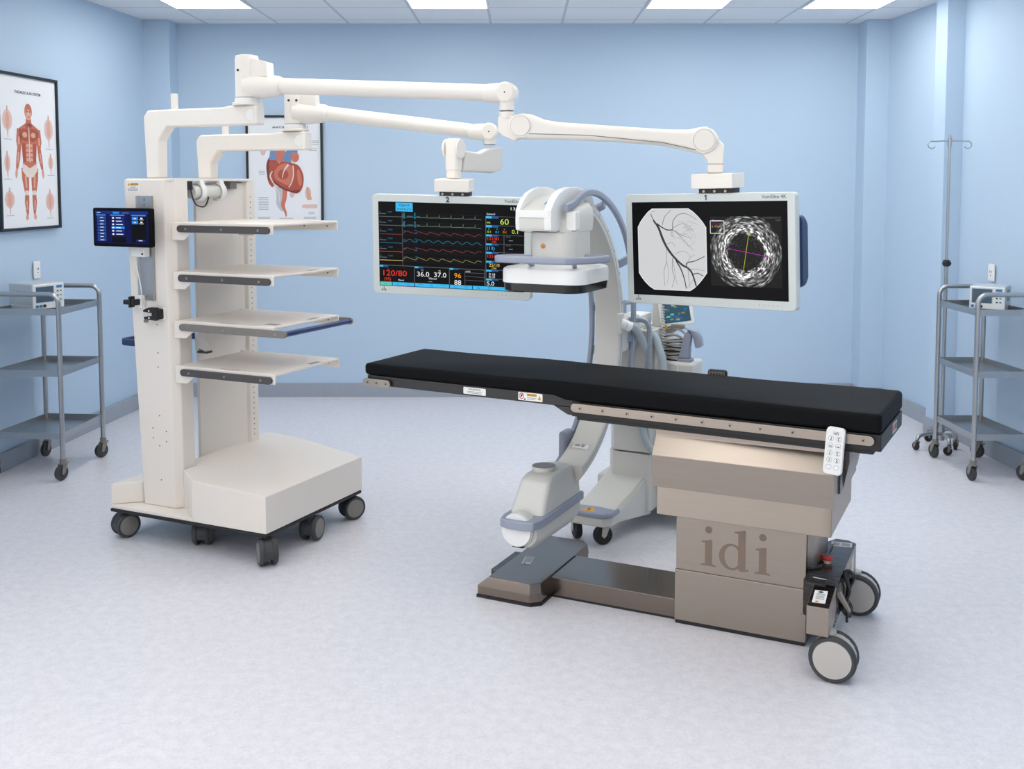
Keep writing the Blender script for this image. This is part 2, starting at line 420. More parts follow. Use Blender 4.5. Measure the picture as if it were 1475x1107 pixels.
# ------------------------------------------------------------------ wall posters
def poster(name, label, loc, rz, W, H):
    t = thing(name, label, 'poster', loc, rz)
    f = M(); e = 0.018
    for a in [(-W / 2, W / 2, 0, e), (-W / 2, W / 2, H - e, H), (-W / 2, -W / 2 + e, e, H - e), (W / 2 - e, W / 2, e, H - e)]:
        f.box(a[0], a[1], -0.025, 0, a[2], a[3], 'frame_black', 0.002)
    f.build('frame', t)
    p = M(); p.box(-W / 2 + e, W / 2 - e, -0.012, -0.001, e, H - e, 'paper')
    return t, p, G(p, (-W / 2, -0.012, 0), (1, 0, 0), (0, 0, 1))

ym = (6.29 + 6.98) / 2
t, p, g = poster('anatomy_poster', 'black framed muscle anatomy chart of a standing man on the left wall', (xl(ym) + 0.001, ym, 1.46), 90 - math.degrees(math.atan(0.10)), 0.672, 0.975)
W_, H_ = 0.672, 0.975
g.text('THE MUSCULAR SYSTEM', W_ * .5, H_ * .875, .016, 'ink', anchor='c', sx=1.15, bold=.03)
def X(x): return x * W_
def Y(y): return y * H_
def tri(pts, w, mm, l=1):
    for sx in (1, -1):
        g.stroke([(X(.5 + sx * a), Y(b)) for a, b in pts], [X(v) for v in w], mm, l)
g.ell(X(.5), Y(.765), X(.062), Y(.052), 'muscle', 1); g.ell(X(.5), Y(.745), X(.048), Y(.035), 'muscle_pale', 2)
for sx in (-.02, .02): g.ell(X(.5 + sx), Y(.765), X(.011), Y(.006), 'muscle_dark', 3)
g.stroke([(X(.5), Y(.765)), (X(.5), Y(.745))], X(.012), 'bone', 3); g.stroke([(X(.48), Y(.73)), (X(.52), Y(.73))], X(.007), 'muscle_dark', 3)
g.stroke([(X(.5), Y(.73)), (X(.5), Y(.66))], [X(.075), X(.11)], 'muscle', 1)
g.poly([(X(a), Y(b)) for a, b in [(.45, .69), (.55, .69), (.66, .655), (.655, .60), (.625, .54), (.61, .45), (.62, .40), (.38, .40), (.39, .45), (.375, .54), (.345, .60), (.34, .655)]], 'muscle', 1)
for sx in (1, -1):
    g.poly([(X(.5 + sx * a), Y(b)) for a, b in [(.015, .655), (.10, .655), (.135, .62), (.12, .585), (.06, .57), (.015, .58)]], 'muscle_dark', 2)
    g.ell(X(.5 + sx * .07), Y(.615), X(.04), Y(.018), 'muscle_pale', 3)
    for k in range(4): g.rrect(X(.5 + sx * .03 - .022), Y(.535 - .03 * k), X(.5 + sx * .03 + .022), Y(.557 - .03 * k), X(.008), 'muscle_pale', 2)
    g.stroke([(X(.5 + sx * .09), Y(.56)), (X(.5 + sx * .085), Y(.44))], [X(.05), X(.04)], 'muscle_dark', 2)
g.stroke([(X(.5), Y(.67)), (X(.5), Y(.44))], X(.012), 'bone', 4)
tri([(.15, .65), (.17, .57), (.165, .53), (.185, .46), (.21, .395)], [.085, .08, .058, .062, .036], 'muscle', 1)
tri([(.165, .60), (.172, .55)], [.03, .025], 'muscle_pale', 2); tri([(.178, .50), (.195, .43)], [.025, .015], 'muscle_pale', 2)
tri([(.212, .395), (.222, .36), (.225, .335)], [.034, .042, .018], 'muscle_pale', 1)
g.poly([(X(a), Y(b)) for a, b in [(.39, .43), (.5, .40), (.61, .43), (.625, .385), (.56, .345), (.5, .335), (.44, .345), (.375, .385)]], 'bone', 2)
tri([(.075, .40), (.075, .33), (.06, .245)], [.13, .115, .072], 'muscle', 1); tri([(.075, .35), (.065, .27)], [.03, .025], 'muscle_pale', 2)
tri([(.06, .255), (.06, .225)], [.062, .06], 'bone', 2)
tri([(.06, .23), (.064, .18), (.058, .10)], [.066, .074, .034], 'muscle', 1); tri([(.07, .19), (.062, .13)], [.022, .016], 'muscle_pale', 2)
tri([(.058, .105), (.066, .08), (.085, .072)], [.036, .05, .035], 'muscle_pale', 1)
for i, (x, y, rx, ry) in enumerate([(.16, .70, .075, .065), (.84, .66, .075, .07), (.14, .43, .045, .055), (.86, .44, .042, .045), (.16, .20, .075, .055), (.83, .18, .075, .06)]):
    g.ell(X(x), Y(y), X(rx), Y(ry), 'organ_pale', 1); g.ell(X(x), Y(y), X(rx * .4), Y(ry * .8), 'muscle_pale', 2)
    g.stroke([(X(x), Y(y + ry * .9)), (X(x), Y(y + ry * 1.4))], [X(.03), X(.012)], 'muscle_pale', 2)
    g.stroke([(X(x), Y(y - ry * .9)), (X(x + .005), Y(y - ry * 1.7))], [X(.02), X(.008)], 'muscle_pale', 2)
    g.stroke([(X(x - .06), Y(y - ry * 1.85)), (X(x + .06), Y(y - ry * 1.85))], .003, 'ink_pale', 1)
p.build('print', t)

t, p, g = poster('anatomy_poster', 'black framed heart anatomy chart on the back wall behind the tower', (-1.916, YB - 0.001, 1.405), 0, 0.622, 0.90)
W_, H_ = 0.622, 0.90
g.text('ANATOMY OF THE HEART', W_ * .58, H_ * .885, .014, 'ink', anchor='c', sx=1.2, bold=.03)
hp = lambda L: [(X(a), Y(b)) for a, b in L]
def sp(L, n=5):
    """closed smooth outline"""
    K = len(L); out = []
    for i in range(K):
        p0, p1, p2, p3 = [Vector(L[(i + d) % K]) for d in (-1, 0, 1, 2)]
        for k in range(n):
            t = k / n
            out.append(tuple(0.5 * ((2 * p1) + (-p0 + p2) * t + (2 * p0 - 5 * p1 + 4 * p2 - p3) * t * t + (-p0 + 3 * p1 - 3 * p2 + p3) * t ** 3)))
    return out
def st(L, w, mm, l): 
    P_ = [(p[0], p[1]) for p in smooth_path([(a, b, 0) for a, b in L], 5)]; n = len(P_)
    ws = w if isinstance(w, list) else [w, w]
    ww = []
    for i in range(n):
        f = i / (n - 1) * (len(ws) - 1); a = min(int(f), len(ws) - 2); ww.append(X(ws[a] + (ws[a + 1] - ws[a]) * (f - a)))
    g.stroke(hp(P_), ww, mm, l)
st([(.42, .36), (.43, .28), (.42, .20), (.46, .14)], [.09, .09, .07, .02], 'vessel_grey', 1)
st([(.50, .345), (.49, .26), (.47, .19), (.50, .13), (.51, .09)], [.06, .06, .05, .03, .015], 'heart_light', 2)
st([(.29, .46), (.31, .40), (.345, .36)], [.05, .05, .03], 'heart_red', 3)
g.poly(hp(sp([(.28, .60), (.34, .655), (.40, .64), (.42, .56), (.36, .47), (.30, .42), (.27, .46), (.26, .54)])), 'heart_dark', 4)
g.poly(hp(sp([(.30, .58), (.34, .64), (.41, .645), (.42, .59), (.36, .50), (.30, .47)])), 'heart_red', 5)
st([(.36, .60), (.37, .68), (.40, .74)], [.12, .11, .08], 'vein_blue', 6)
st([(.46, .58), (.45, .68), (.47, .74), (.52, .735)], [.12, .12, .12, .09], 'heart_light', 7)
st([(.53, .55), (.54, .64), (.58, .675), (.67, .675)], [.12, .09, .07, .05], 'vein_blue', 8)
g.ell(X(.635), Y(.625), X(.055), Y(.045), 'heart_light', 9)
g.poly(hp(sp([(.40, .555), (.47, .585), (.58, .575), (.68, .55), (.735, .48), (.745, .41), (.72, .34), (.66, .30), (.58, .31), (.48, .345), (.38, .40), (.31, .455), (.33, .52)])), 'heart_red', 10)
g.poly(hp(sp([(.33, .43), (.45, .365), (.58, .325), (.70, .335), (.66, .305), (.56, .315), (.44, .35), (.34, .405)])), 'heart_dark', 11)
g.poly(hp(sp([(.42, .545), (.50, .57), (.58, .55), (.62, .50), (.60, .42), (.54, .375), (.46, .395), (.37, .44), (.37, .50)])), 'heart_light', 12)
g.ell(X(.48), Y(.47), X(.07), Y(.045), 'heart_red', 13)
g.poly(hp(sp([(.68, .52), (.715, .46), (.72, .39), (.69, .37), (.665, .43), (.66, .49)])), 'heart_light', 13)
st([(.34, .50), (.31, .45), (.37, .37), (.42, .30), (.43, .22)], [.012, .02, .014, .02, .014], 'bone', 14)
st([(.61, .55), (.615, .47), (.59, .40), (.55, .355)], .014, 'bone', 14)
st([(.55, .56), (.49, .50), (.47, .44)], [.03, .014, .008], 'bone', 14)
g.ell(X(.80), Y(.30), X(.04), Y(.055), 'organ_pale', 1); g.stroke(hp([(.79, .36), (.81, .28), (.82, .24)]), [X(.02), X(.05), X(.06)], 'muscle_pale', 2)
g.rrect(X(.72), Y(.165), X(.92), Y(.20), X(.02), 'organ_pale', 1); g.ell(X(.22), Y(.68), X(.035), Y(.04), 'organ_pale', 1); g.ell(X(.59), Y(.29), X(.03), Y(.03), 'organ_pale', 1)
for x0, x1, ys in [(.15, .28, (.26, .245, .23, .215, .2, .185, .17, .155)), (.14, .30, (.085, .075)), (.42, .60, (.075,)), (.74, .90, (.085, .075)), (.78, .95, (.77, .755, .74)), (.82, .92, (.70, .685)), (.16, .24, (.50, .485, .47)), (.80, .88, (.13, .115))]:
    for y in ys: g.stroke(hp([(x0, y), (x1, y)]), .004, 'ink_pale', 1)
p.build('print', t)

# wall sockets
def socket(label, loc, rz):
    t = thing('wall_socket', label, 'socket', loc, rz, 'white wall sockets')
    p = M(); p.box(-.036, .036, -.008, 0, -.055, .055, 'label', 0.003); p.box(-.026, .026, -.010, -.006, -.040, .040, 'paper', 0.002); p.build('plate', t)
    q = M()
    for x in (-.009, .009): q.box(x - .002, x + .002, -.0112, -.009, -.002, .012, 'ink')
    q.cyl((0, -.009, -.018), (0, -1, 0), .004, .0022, 'ink', 12); q.build('outlet', t)
socket('white wall socket above the steel cart on the left wall', (xl(6.69) + .001, 6.69, 1.20), 90 - math.degrees(math.atan(.10)))
socket('white wall socket above the steel cart on the right wall', (xr(6.65) - .001, 6.65, 1.185), -90 + math.degrees(math.atan(.075)))
# ------------------------------------------------------------------ casters
def twin_caster(parent, x, y, r, w, ang, ztop, tyre='rubber', hub='hub_grey', yoke='rubber', off=0.02, hubr=0.78, name='caster'):
    """twin wheel castor: axle points along ang (degrees, parent space)"""
    a = rad(ang); ax = Vector((math.cos(a), math.sin(a), 0)); fw = Vector((-ax.y, ax.x, 0))
    c = Vector((x, y, r)) + fw * off
    m = M()
    m.cyl((x, y, r * 1.5), (0, 0, 1), r * .32, ztop - r * 1.5, yoke, 20, .002)
    # hood over the gap between the wheels
    R = r * .93; L = []
    for k in range(13):
        t = rad(-25 + 230 * k / 12)
        L.append([tuple(c + ax * s * w * .22 + fw * (q * math.cos(t)) + Vector((0, 0, q * math.sin(t)))) for s, q in [(-1, R), (1, R), (1, R * .55), (-1, R * .55)]])
    m.loft(L, yoke)
    m.cyl(c - ax * w * .5, ax, r * .2, w, yoke, 16)
    m.box(-.012, .012, -.012, .012, -.004, .004, yoke) if False else None
    o = m.build(name, parent)
    for s in (-1, 1):
        q = M()
        c0 = c + ax * s * w * .2; tw = w * .3
        q.lathe([(r * .3, 0), (r * .9, 0), (r * .98, tw * .15), (r, tw * .4), (r * .98, tw * .75), (r * .9, tw), (r * hubr, tw * 1.0), (r * hubr, tw * .9), (.001, tw * .9)], c0, ax * s, tyre)
        q.lathe([(r * (hubr - .01), tw * .9), (r * (hubr - .03), tw * 1.02), (r * .4, tw * 1.08), (.001, tw * 1.08)], c0, ax * s, hub)
        q.build('wheel', o)
    return o

# ------------------------------------------------------------------ the equipment tower
TL = (-1.1656, 4.6638, 0); TR = -24.8
tower = thing('equipment_tower', 'tall white wheeled equipment tower with four open shelves and two boom posts', 'equipment tower', TL, TR)
out = [(-.955, -.005), (0, 0), (.004, .78), (-.47, .90), (-.70, .90), (-.955, .66)]
m = M(); m.prism(out, 'z', .132, .15, 'black', .006)
m.prism([(-.951, 0), (-.004, .004), (0, .777), (-.47, .896), (-.70, .896), (-.951, .656)], 'z', .1495, .166, 'white', .003)
m.build('base_plate', tower)
m = M()
cp = [(-.43, -.003), (.003, -.002), (.007, .780), (-.47, .892), (-.69, .892), (-.69, .62), (-.66, .205), (-.583, .205), (-.583, .108)]
b = bmesh.new(); A = [b.verts.new((x, y, .151)) for x, y in cp]; B = [b.verts.new((x, y, .327 - .055 * x)) for x, y in cp]
b.faces.new(A[::-1]); b.faces.new(B)
for i in range(len(cp)): b.faces.new([A[i], A[(i + 1) % len(cp)], B[(i + 1) % len(cp)], B[i]])
m.bm(b, 'white_gloss', .006, 2)
for x, y in [(-.03, .0), (-.0, .70)]: pass
g = G(m, (-.43, .004, .166), (1, 0, 0), (0, 0, 1))
for u, v in [(.39, .02)]: g.ell(u, v, .004, .004, 'ink')
g = G(m, (-.583, .108, .166), (.153 / .189, -.111 / .189, 0), (0, 0, 1), .0008)
g.stroke([(.09, .035), (.09, .11)], .0025, 'ink_pale'); g.ell(.095, .03, .004, .004, 'ink'); g.ell(.085, .125, .005, .005, 'ink_pale'); g.ell(.08, .14, .007, .004, 'ink_pale')
m.build('base_cover', tower)
m = M(); m.prism([(-.951, .0), (-.835, .098), (-.82, .22), (-.82, .60), (-.951, .60)], 'z', .166, .272, 'white', .008); m.build('side_cover', tower)

# front column: tall chamfered box section, a little wider at the top
fb = [(-.815, .083), (-.613, .083), (-.584, .115), (-.584, .20), (-.815, .20)]
ft = [(-.889, .075), (-.640, .075), (-.600, .115), (-.600, .20), (-.889, .20)]
m = M(); m.prism(fb, 'z', .166, 1.772, 'white', .006, 2, ft)
def face(z, u): return .083 - .008 * (z - .166) / 1.606
def dot(u, z, r=.0035): m.cyl((u, face(z, u) + .001, z), (0, -1, 0), r, .0015, 'ink', 10)
for u, z in [(-.70, 1.068), (-.70, .93), (-.70, .86), (-.70, .62), (-.745, .555), (-.66, .545), (-.745, .505), (-.66, .495), (-.705, .47), (-.70, .30)]: dot(u, z)
m.build('front_column', tower)
# back panel and rear column
m = M(); m.prism([(-.70, .345), (-.678, .340), (-.678, .52), (-.645, .63), (-.645, .70), (-.70, .70)], 'z', .2, 1.755, 'white', .003); m.build('back_panel', tower)
m = M()
m.prism([(-.86, .66), (-.655, .66), (-.63, .675), (-.63, .745), (-.86, .745)], 'z', .166, 1.77, 'white', .006, 2, [(-.895, .655), (-.655, .655), (-.625, .67), (-.625, .735), (-.895, .735)])
for k in range(46):
    z = .40 + k * .0285
    m.cyl((-.6302 + .005 * (z - .166) / 1.6, .703 - .008 * (z - .166) / 1.6, z), (1, 0, 0), .0032, .0012, 'ink', 8)
m.build('rear_column', tower)
m = M(); m.prism([(-.885, .085), (-.605, .085), (-.605, .20), (-.615, .66), (-.63, .73), (-.885, .73)], 'z', 1.764, 1.778, 'white', .004)
m.box(-.70, -.608, .205, .245, 1.722, 1.765, 'black', .004); m.box(-.70, -.632, .545, .60, 1.724, 1.765, 'rail_grey', .004)
m.build('top_plate', tower)
# roller with its two clips and a loose black lead under the top plate
m = M(); m.cyl((-.625, .245, 1.711), (0, 1, 0), .034, .215, 'device_grey', 28, .004); rl = m.build('cable_roller', tower)
for v in (.285, .43):
    q = M()
    L = [(-.625 + .040 * math.cos(rad(a)), 1.711 + .040 * math.sin(rad(a))) for a in range(-120, 91, 15)] + [(-.615, 1.768), (-.602, 1.768)] + [(-.625 + .048 * math.cos(rad(a)), 1.711 + .048 * math.sin(rad(a))) for a in range(45, -121, -15)]
    q.prism(L, 'y', v, v + .028, 'white_cool'); q.build('clip', rl)
m = M(); m.tube(smooth_path([(-.60, .222, 1.72), (-.585, .222, 1.67), (-.585, .25, 1.645), (-.585, .30, 1.64), (-.60, .345, 1.68), (-.62, .36, 1.70)]), .0035, 'black', 8); m.build('cable', tower)

# shelves
def shelf(z, handle=False):
    x0, x1, y0, y1 = -.585, .0, .085, .60
    m = M()
    m.box(x0 + .0, x1, y0, y1, z - .012, z, 'white', .005)
    # folded lips: front plate with its bracket, rear plate, open right end
    dn = .048
    m.prism([(x0 - .012, z - .002), (x1, z - .002), (x1, z - dn), (x0 + .105, z - dn), (x0 + .06, z - .085), (x0 - .012, z - .085)] if not handle else
            [(x0 - .012, z - .002), (x1, z - .002), (x1, z - .03), (x1 - .02, z - dn), (x0 + .105, z - dn), (x0 + .06, z - .085), (x0 - .012, z - .085)], 'y', y0 - .001, y0 + .008, 'white', .003)
    m.prism([(x0 - .04, z - .002), (x1, z - .002), (x1, z - dn), (x0 + .105, z - dn), (x0 + .06, z - .085), (x0 - .04, z - .085)], 'y', y1 - .008, y1 + .001, 'white', .003)
    for u in (-.20, -.06): m.cyl((u, y1 - .008, z - .028), (0, -1, 0), .004, .0012, 'ink', 10)
    g = G(m, (0, 0, z), (1, 0, 0), (0, 1, 0))
    g.rect(x0 + .26, y0 + .010, x0 + .36, y0 + .022, 'label_grey', 1); g.frame(x0 + .26, y0 + .010, x0 + .36, y0 + .022, .0025, 'ink_pale', 2)
    g.rect(x1 - .04, y1 - .22, x1 - .012, y1 - .14, 'ink_pale', 1)
    if handle: g.rect(x1 - .10, y0 + .05, x1 - .03, y0 + .10, 'ink_pale', 1)
    o = m.build('shelf', tower)
    r = M(); e = .075 if handle else -.012
    L = [(e - .017 + .017 * math.cos(rad(a)), z - .030 + .017 * math.sin(rad(a))) for a in range(-90, 91, 15)] + [(x0 + .047 + .017 * math.cos(rad(a)), z - .030 + .017 * math.sin(rad(a))) for a in range(90, 271, 15)]
    r.prism(L, 'y', y0 - .016, y0 - .001, 'rail_grey' if handle else 'rail_dark', .002)
    for u in [x0 + .085, x0 + .30, e - .06]: r.cyl((u, y0 - .0155, z - .030), (0, -1, 0), .006, .0015, 'screw', 14)
    r.build('shelf_rail', o)
    if handle:
        r = M(); L = [(p[0], p[1] - .0) for p in L]; r.prism(L, 'y', y1 + .001, y1 + .016, 'rail_grey', .002); r.build('shelf_rail', o)
        h = M(); h.tube([(e - .017, y0 - .008, z - .030), (e - .017, y1 + .015, z - .030)], .0135, 'handle_blue', 16)
        h.build('push_handle', o)['label'] = 'dark blue push handle'
    return o
shelf(1.568); shelf(1.332); shelf(1.095, True); shelf(.876)
# small bracket plate under the third shelf, beside the front column
m = M(); m.box(-.680, -.655, .315, .36, .905, 1.0, 'white_cool', .002); m.prism([(-.655, .975), (-.655, .93), (-.60, .91), (-.60, .915)], 'y', .30, .345, 'white_cool', .001); m.box(-.655, -.595, .30, .345, .900, .910, 'rail_dark', .001); m.build('bracket', tower)

# things screwed to the front column
m = M()
m.prism([(-.80, .076), (-.80, .062), (-.786, .062), (-.782, .068), (-.718, .068), (-.714, .062), (-.70, .062), (-.70, .076)], 'z', 1.187, 1.694, 'alu', .001, 1, [(-.803, .076), (-.803, .062), (-.789, .062), (-.785, .068), (-.721, .068), (-.717, .062), (-.703, .062), (-.703, .076)])
for z in (1.675, 1.65, 1.42, 1.205): m.cyl((-.752, .0685, z), (0, -1, 0), .006, .002, 'screw', 14)
m.build('mounting_track', tower)
m = M(); g = G(m, (-.868, .0752, 1.712), (1, 0, 0), (0, 0, 1)); g.rect(0, 0, .076, .048, 'label', 1); g.poly([(.003, .030), (.021, .030), (.012, .046)], 'warn_yellow', 2); g.rect(.023, .031, .072, .043, 'warn_yellow', 2); g.text('CAUTION', .0475, .033, .008, 'ink', 3, 'c', 1.05); g.text('!', .0105, .032, .009, 'ink', 3)
for k in range(4): g.stroke([(.005 if k else .022, .024 - .006 * k), (.071 if k else .056, .024 - .006 * k)], .0028, 'ink_pale', 2)
m.build('caution_label', tower)['label'] = 'white and yellow caution label'
m = M()
m.box(-.795, -.765, .045, .078, 1.15, 1.21, 'label', .004); m.box(-.785, -.772, -.002, .05, 1.165, 1.195, 'black', .004); m.box(-.84, -.78, .0, .026, 1.168, 1.192, 'black', .006); m.box(-.80, -.788, -.006, .03, 1.155, 1.21, 'black', .005)
m.build('cable_hook', tower)['label'] = 'black cable hook near the left edge'
m = M()
m.box(-.668, -.640, .070, .079, 1.095, 1.155, 'label', .003); m.box(-.685, -.648, .025, .072, 1.10, 1.15, 'black', .006)
m.prism([(-.735, 1.135), (-.735, 1.145), (-.70, 1.158), (-.655, 1.158), (-.655, 1.13)], 'y', .022, .05, 'black', .004); m.prism([(-.73, 1.100), (-.73, 1.112), (-.655, 1.118), (-.655, 1.095)], 'y', .022, .05, 'black', .004)
for z in (1.142, 1.108): m.cyl((-.695, .022, z), (0, -1, 0), .004, .002, 'label', 10)
m.build('cable_hook', tower)['label'] = 'black open cable clip on a white plate'
m = M(); m.tube(smooth_path([(-.80, .05, 1.42), (-.79, .045, 1.36), (-.775, .055, 1.25), (-.77, .058, 1.18), (-.755, .06, 1.13), (-.75, .066, 1.10), (-.762, .07, 1.09), (-.775, .068, 1.10), (-.775, .06, 1.13)]), .003, 'white_cool', 8)
m.cyl((-.762, .075, 1.085), (0, -1, 0), .009, .012, 'screw', 14); m.build('lead', tower)
# dark blue grab handle behind the left edge
m = M(); m.tube(smooth_path([(-.895, .30, .925), (-1.10, .30, .925), (-1.155, .31, .925), (-1.17, .36, .925), (-1.16, .55, .925), (-1.10, .61, .925), (-.90, .63, .925)]), 0, 'navy', sec=rrect(.022, .036, .008)); m.build('grab_handle', tower)['label'] = 'dark blue grab handle'
for u, v, a in [(-.915, .03, -20), (-.465, .10, 25), (-.03, .04, 228), (-.03, .375, 10), (-.05, .735, -28), (-.90, .58, -15)]:
    twin_caster(tower, u, v, .062, .085, a, .134)

# ------------------------------------------------------------------ boom arms
def world(o, u, v):
    t = rad(TR); return Vector((TL[0] + u * math.cos(t) - v * math.sin(t), TL[1] + u * math.sin(t) + v * math.cos(t), 0))
def boom_post(root, v, zt, z0=1.778, ue=-.10, name='bracket_post'):
    """square post rising from the tower top and turning into a horizontal beam"""
    m = M(); c = -.735; hw = .040; d = .032
    L = [(c - hw, z0), (c + hw, z0), (c + hw + .004, zt - .145), (c + hw + .055, zt - .085), (ue, zt - .085), (ue, zt + .006), (ue - .16, zt + .006), (ue - .20, zt), (c - hw + .015, zt), (c - hw - .012, zt - .03)]
    m.prism(L, 'y', v - d, v + d, 'arm_white', .010, 3, ang=12)
    m.cyl((c + .12, v, zt - .002), (0, 0, 1), .017, .078, 'arm_white', 16, .003)
    m.cyl((ue - .028, v - d + .001, zt - .04), (.4, -1, 0), .026, .004, 'white_cool', 24, .001)
    return m.build(name, root)
def hub(root, u, v, z, r, h1, d):
    m = M()
    m.cyl((u, v, z), (0, 0, 1), r * 1.28, .014, 'arm_white', 36, .004); m.cyl((u, v, z + .012), (0, 0, 1), r * 1.06, .022, 'white_cool', 36, .002)
    m.build('swivel_collar', root)
    m = M()
    m.lathe([(r * .9, 0), (r * 1.0, .004), (r * .985, .16), (r * .975, h1 - .05), (r * .975, h1 - .048)], (u, v, z + .034), (0, 0, 1), 'arm_white', 36)
    m.lathe([(r * .985, 0), (r * .985, .03), (r * .93, .046), (r * .6, .05), (.001, .05)], (u, v, z + .034 + h1 - .047), (0, 0, 1), 'arm_white', 36)
    # fairing block on top of the arm root
    D = Vector(d).normalized(); N = Vector((-D.y, D.x, 0)); B = Vector((u, v, 0))
    poly = [(.0, h1 - .01), (.055, h1 - .018), (.115, h1 - .034), (.118, h1 - .10), (0, h1 - .10)]
    m.loft([[tuple(B + D * p[0] + N * s + Vector((0, 0, z + .034 + p[1]))) for p in poly] for s in (-r * .72, r * .72)], 'arm_white', bevel=.006)
    F = B - N * (r * .98)
    for s, zz in ([(-.02, .125)] if r > .053 else [(-.016, .115), (.022, .115)]):
        q = B + D * s - N * math.sqrt(max(r * r - s * s, 0)) * .985
        m.cyl(tuple(q) [:2] + (z + .034 + zz,), tuple(-N), .006, .003, 'ink', 12)
    m.build('hub', root)
def rod(root, a, b, r0, r1, name):
    m = M(); A = Vector(a); B = Vector(b); D = (B - A)
    m.tube([A, A + D * .04, A + D * .5, B - D * .04, B], [r0, r0, (r0 + r1) / 2, r1, r1], 'arm_white', 28); m.build(name, root)

# everything of a boom is given in tower space and parented to its own root standing at the post
b1 = thing('boom_arm', 'front boom arm, long upper swing arm on the tower carrying the number 1 monitor', 'boom arm', TL, TR)
boom_post(b1, .14, 2.107)
def loc(x, y, z):
    t = rad(TR); dx, dy = x - TL[0], y - TL[1]
    return (dx * math.cos(t) + dy * math.sin(t), -dx * math.sin(t) + dy * math.cos(t), z)
h1 = (-.175, .14); E1 = loc(-.062, 4.62, 2.150)
D1 = (E1[0] - h1[0], E1[1] - h1[1], 0); dn = Vector(D1).normalized()
hub(b1, h1[0], h1[1], 2.112, .0545, .195, D1)
A1 = Vector((h1[0], h1[1], 2.200))
m = M(); m.tube([A1, A1 + dn * .06, A1 + dn * .155, A1 + dn * .158, A1 + dn * .170], [.062, .058, .046, .0455, .041], 'arm_white', 32); m.build('arm_root', b1)
rod(b1, tuple(A1 + dn * .165), (E1[0] - dn.x * .09, E1[1] - dn.y * .09, 2.152), .037, .037, 'arm_tube')
def elbow(root, c, dirv, r, drop, tube_r):
    """end of a swing arm: sleeve, round cheek and a short stub going down"""
    m = M(); d = Vector(dirv).normalized(); n = Vector((d.y, -d.x, 0)); c = Vector(c)
    m.tube([c - d * .105, c - d * .10, c - d * .04, c], [tube_r * .98, tube_r * 1.06, r * .95, r * .9], 'arm_white', 28)
    m.lathe([(.001, 0), (r * .85, 0), (r, .006), (r, r * 1.7), (r * .85, r * 1.7 + .006), (.001, r * 1.7 + .006)], c - n * (-.85 * r) - n * (1.7 * r + .006), n, 'arm_white', 36)
    m.cyl(c + n * (r * .85), n, r * .80, .004, 'arm_white', 32, .001); m.cyl(c + n * (r * .85 + .003), n, .0035, .002, 'ink', 10)
    m.cyl(c, (0, 0, -1), r * .72, drop - .006, 'arm_white', 28); m.cyl(c - Vector((0, 0, drop - .006)), (0, 0, -1), r * .66, .004, 'screw', 28)
    m.build('elbow', root)
elbow(b1, E1, dn, .046, .082, .037)
# spring arm: knuckle, long fairing with a round cover at each end, drop link
P0 = Vector(loc(.005, 4.60, 2.003)); P1 = Vector(loc(.782, 4.46, 1.935)); d = (P1 - P0); Ls = d.length; d.normalize(); dh = Vector((d.x, d.y, 0)).normalized(); n = Vector((dh.y, -dh.x, 0)); up = n.cross(d) * -1
if up.z < 0: up = -up
k = Vector((E1[0], E1[1], 0)); top = E1[2] - .083
m = M(); m.cyl(k + Vector((0, 0, top)), (0, 0, -1), .034, .03, 'arm_white', 28, .002)
L = [(-.034, top - .02), (.036, top - .02), (.085, top - .04), (.085, top - .10), (.04, top - .13), (-.012, top - .108), (-.034, top - .085)]
m.loft([[tuple(k + dh * p[0] + n * s + Vector((0, 0, p[1]))) for p in L] for s in (-.030, .030)], 'arm_white', bevel=.008); m.build('knuckle', b1)
m = M()
sec = []
for t, hi, lo, w in [(-.062, .0, -.0, .01), (-.055, .026, -.026, .026), (-.03, .047, -.047, .032), (.0, .056, -.056, .034), (.04, .055, -.055, .034), (.10, .036, -.050, .034), (.16, .030, -.046, .034), (.40, .032, -.036, .034), (.62, .034, -.036, .034), (Ls - .14, .035, -.040, .034), (Ls - .07, .040, -.050, .034), (Ls - .03, .052, -.057, .034), (Ls, .059, -.059, .034), (Ls + .035, .047, -.048, .031), (Ls + .057, .02, -.02, .026), (Ls + .062, .0, -.0, .01)]:
    mid = (hi + lo) / 2; hh = max((hi - lo) / 2, .004)
    sec.append([tuple(P0 + d * t + n * q[0] + up * (mid + q[1])) for q in rrect(2 * w, 2 * hh, min(hh, w) * .72, 5)])
m.loft(sec, 'arm_white')
m.build('spring_arm', b1)
m = M(); m.loft([[tuple(P0 + d * t + n * (.0345 + s) + up * z) for t, z in [(.03, -.030), (.3, -.016), (.62, -.022), (Ls - .03, -.042), (Ls - .03, -.045), (.62, -.025), (.3, -.019), (.03, -.033)]] for s in (-.002, .0006)], 'rail_grey'); m.build('seam', b1)
for P, r in ((P0, .050), (P1, .052)):
    m = M(); m.lathe([(r * 1.02, 0), (r * 1.02, .004), (r * .9, .006), (r * .88, .003), (r * .86, .003), (r * .84, .008), (.001, .009)], P + n * .031, n, 'arm_white', 40); m.build('pivot_cover', b1)
K1 = Vector(loc(.828, 4.452, 0)); m = M()
L = [(-.075, 1.945), (-.01, 1.96), (.038, 1.915), (.034, 1.85), (.034, 1.796), (-.032, 1.796), (-.034, 1.85), (-.06, 1.88)]
L = [(a, b) for a, b in L]
m.loft([[tuple(K1 + dh * p[0] + n * s + Vector((0, 0, p[1]))) for p in L] for s in (-.028, .024)], 'arm_white', bevel=.008)
m.loft([[tuple(K1 + dh * p[0] + n * s + Vector((0, 0, p[1]))) for p in [(-.0335, 1.834), (.0355, 1.834), (.0355, 1.836), (-.0335, 1.836)]] for s in (-.029, .0252)], 'rail_grey')
m.build('drop_link', b1)

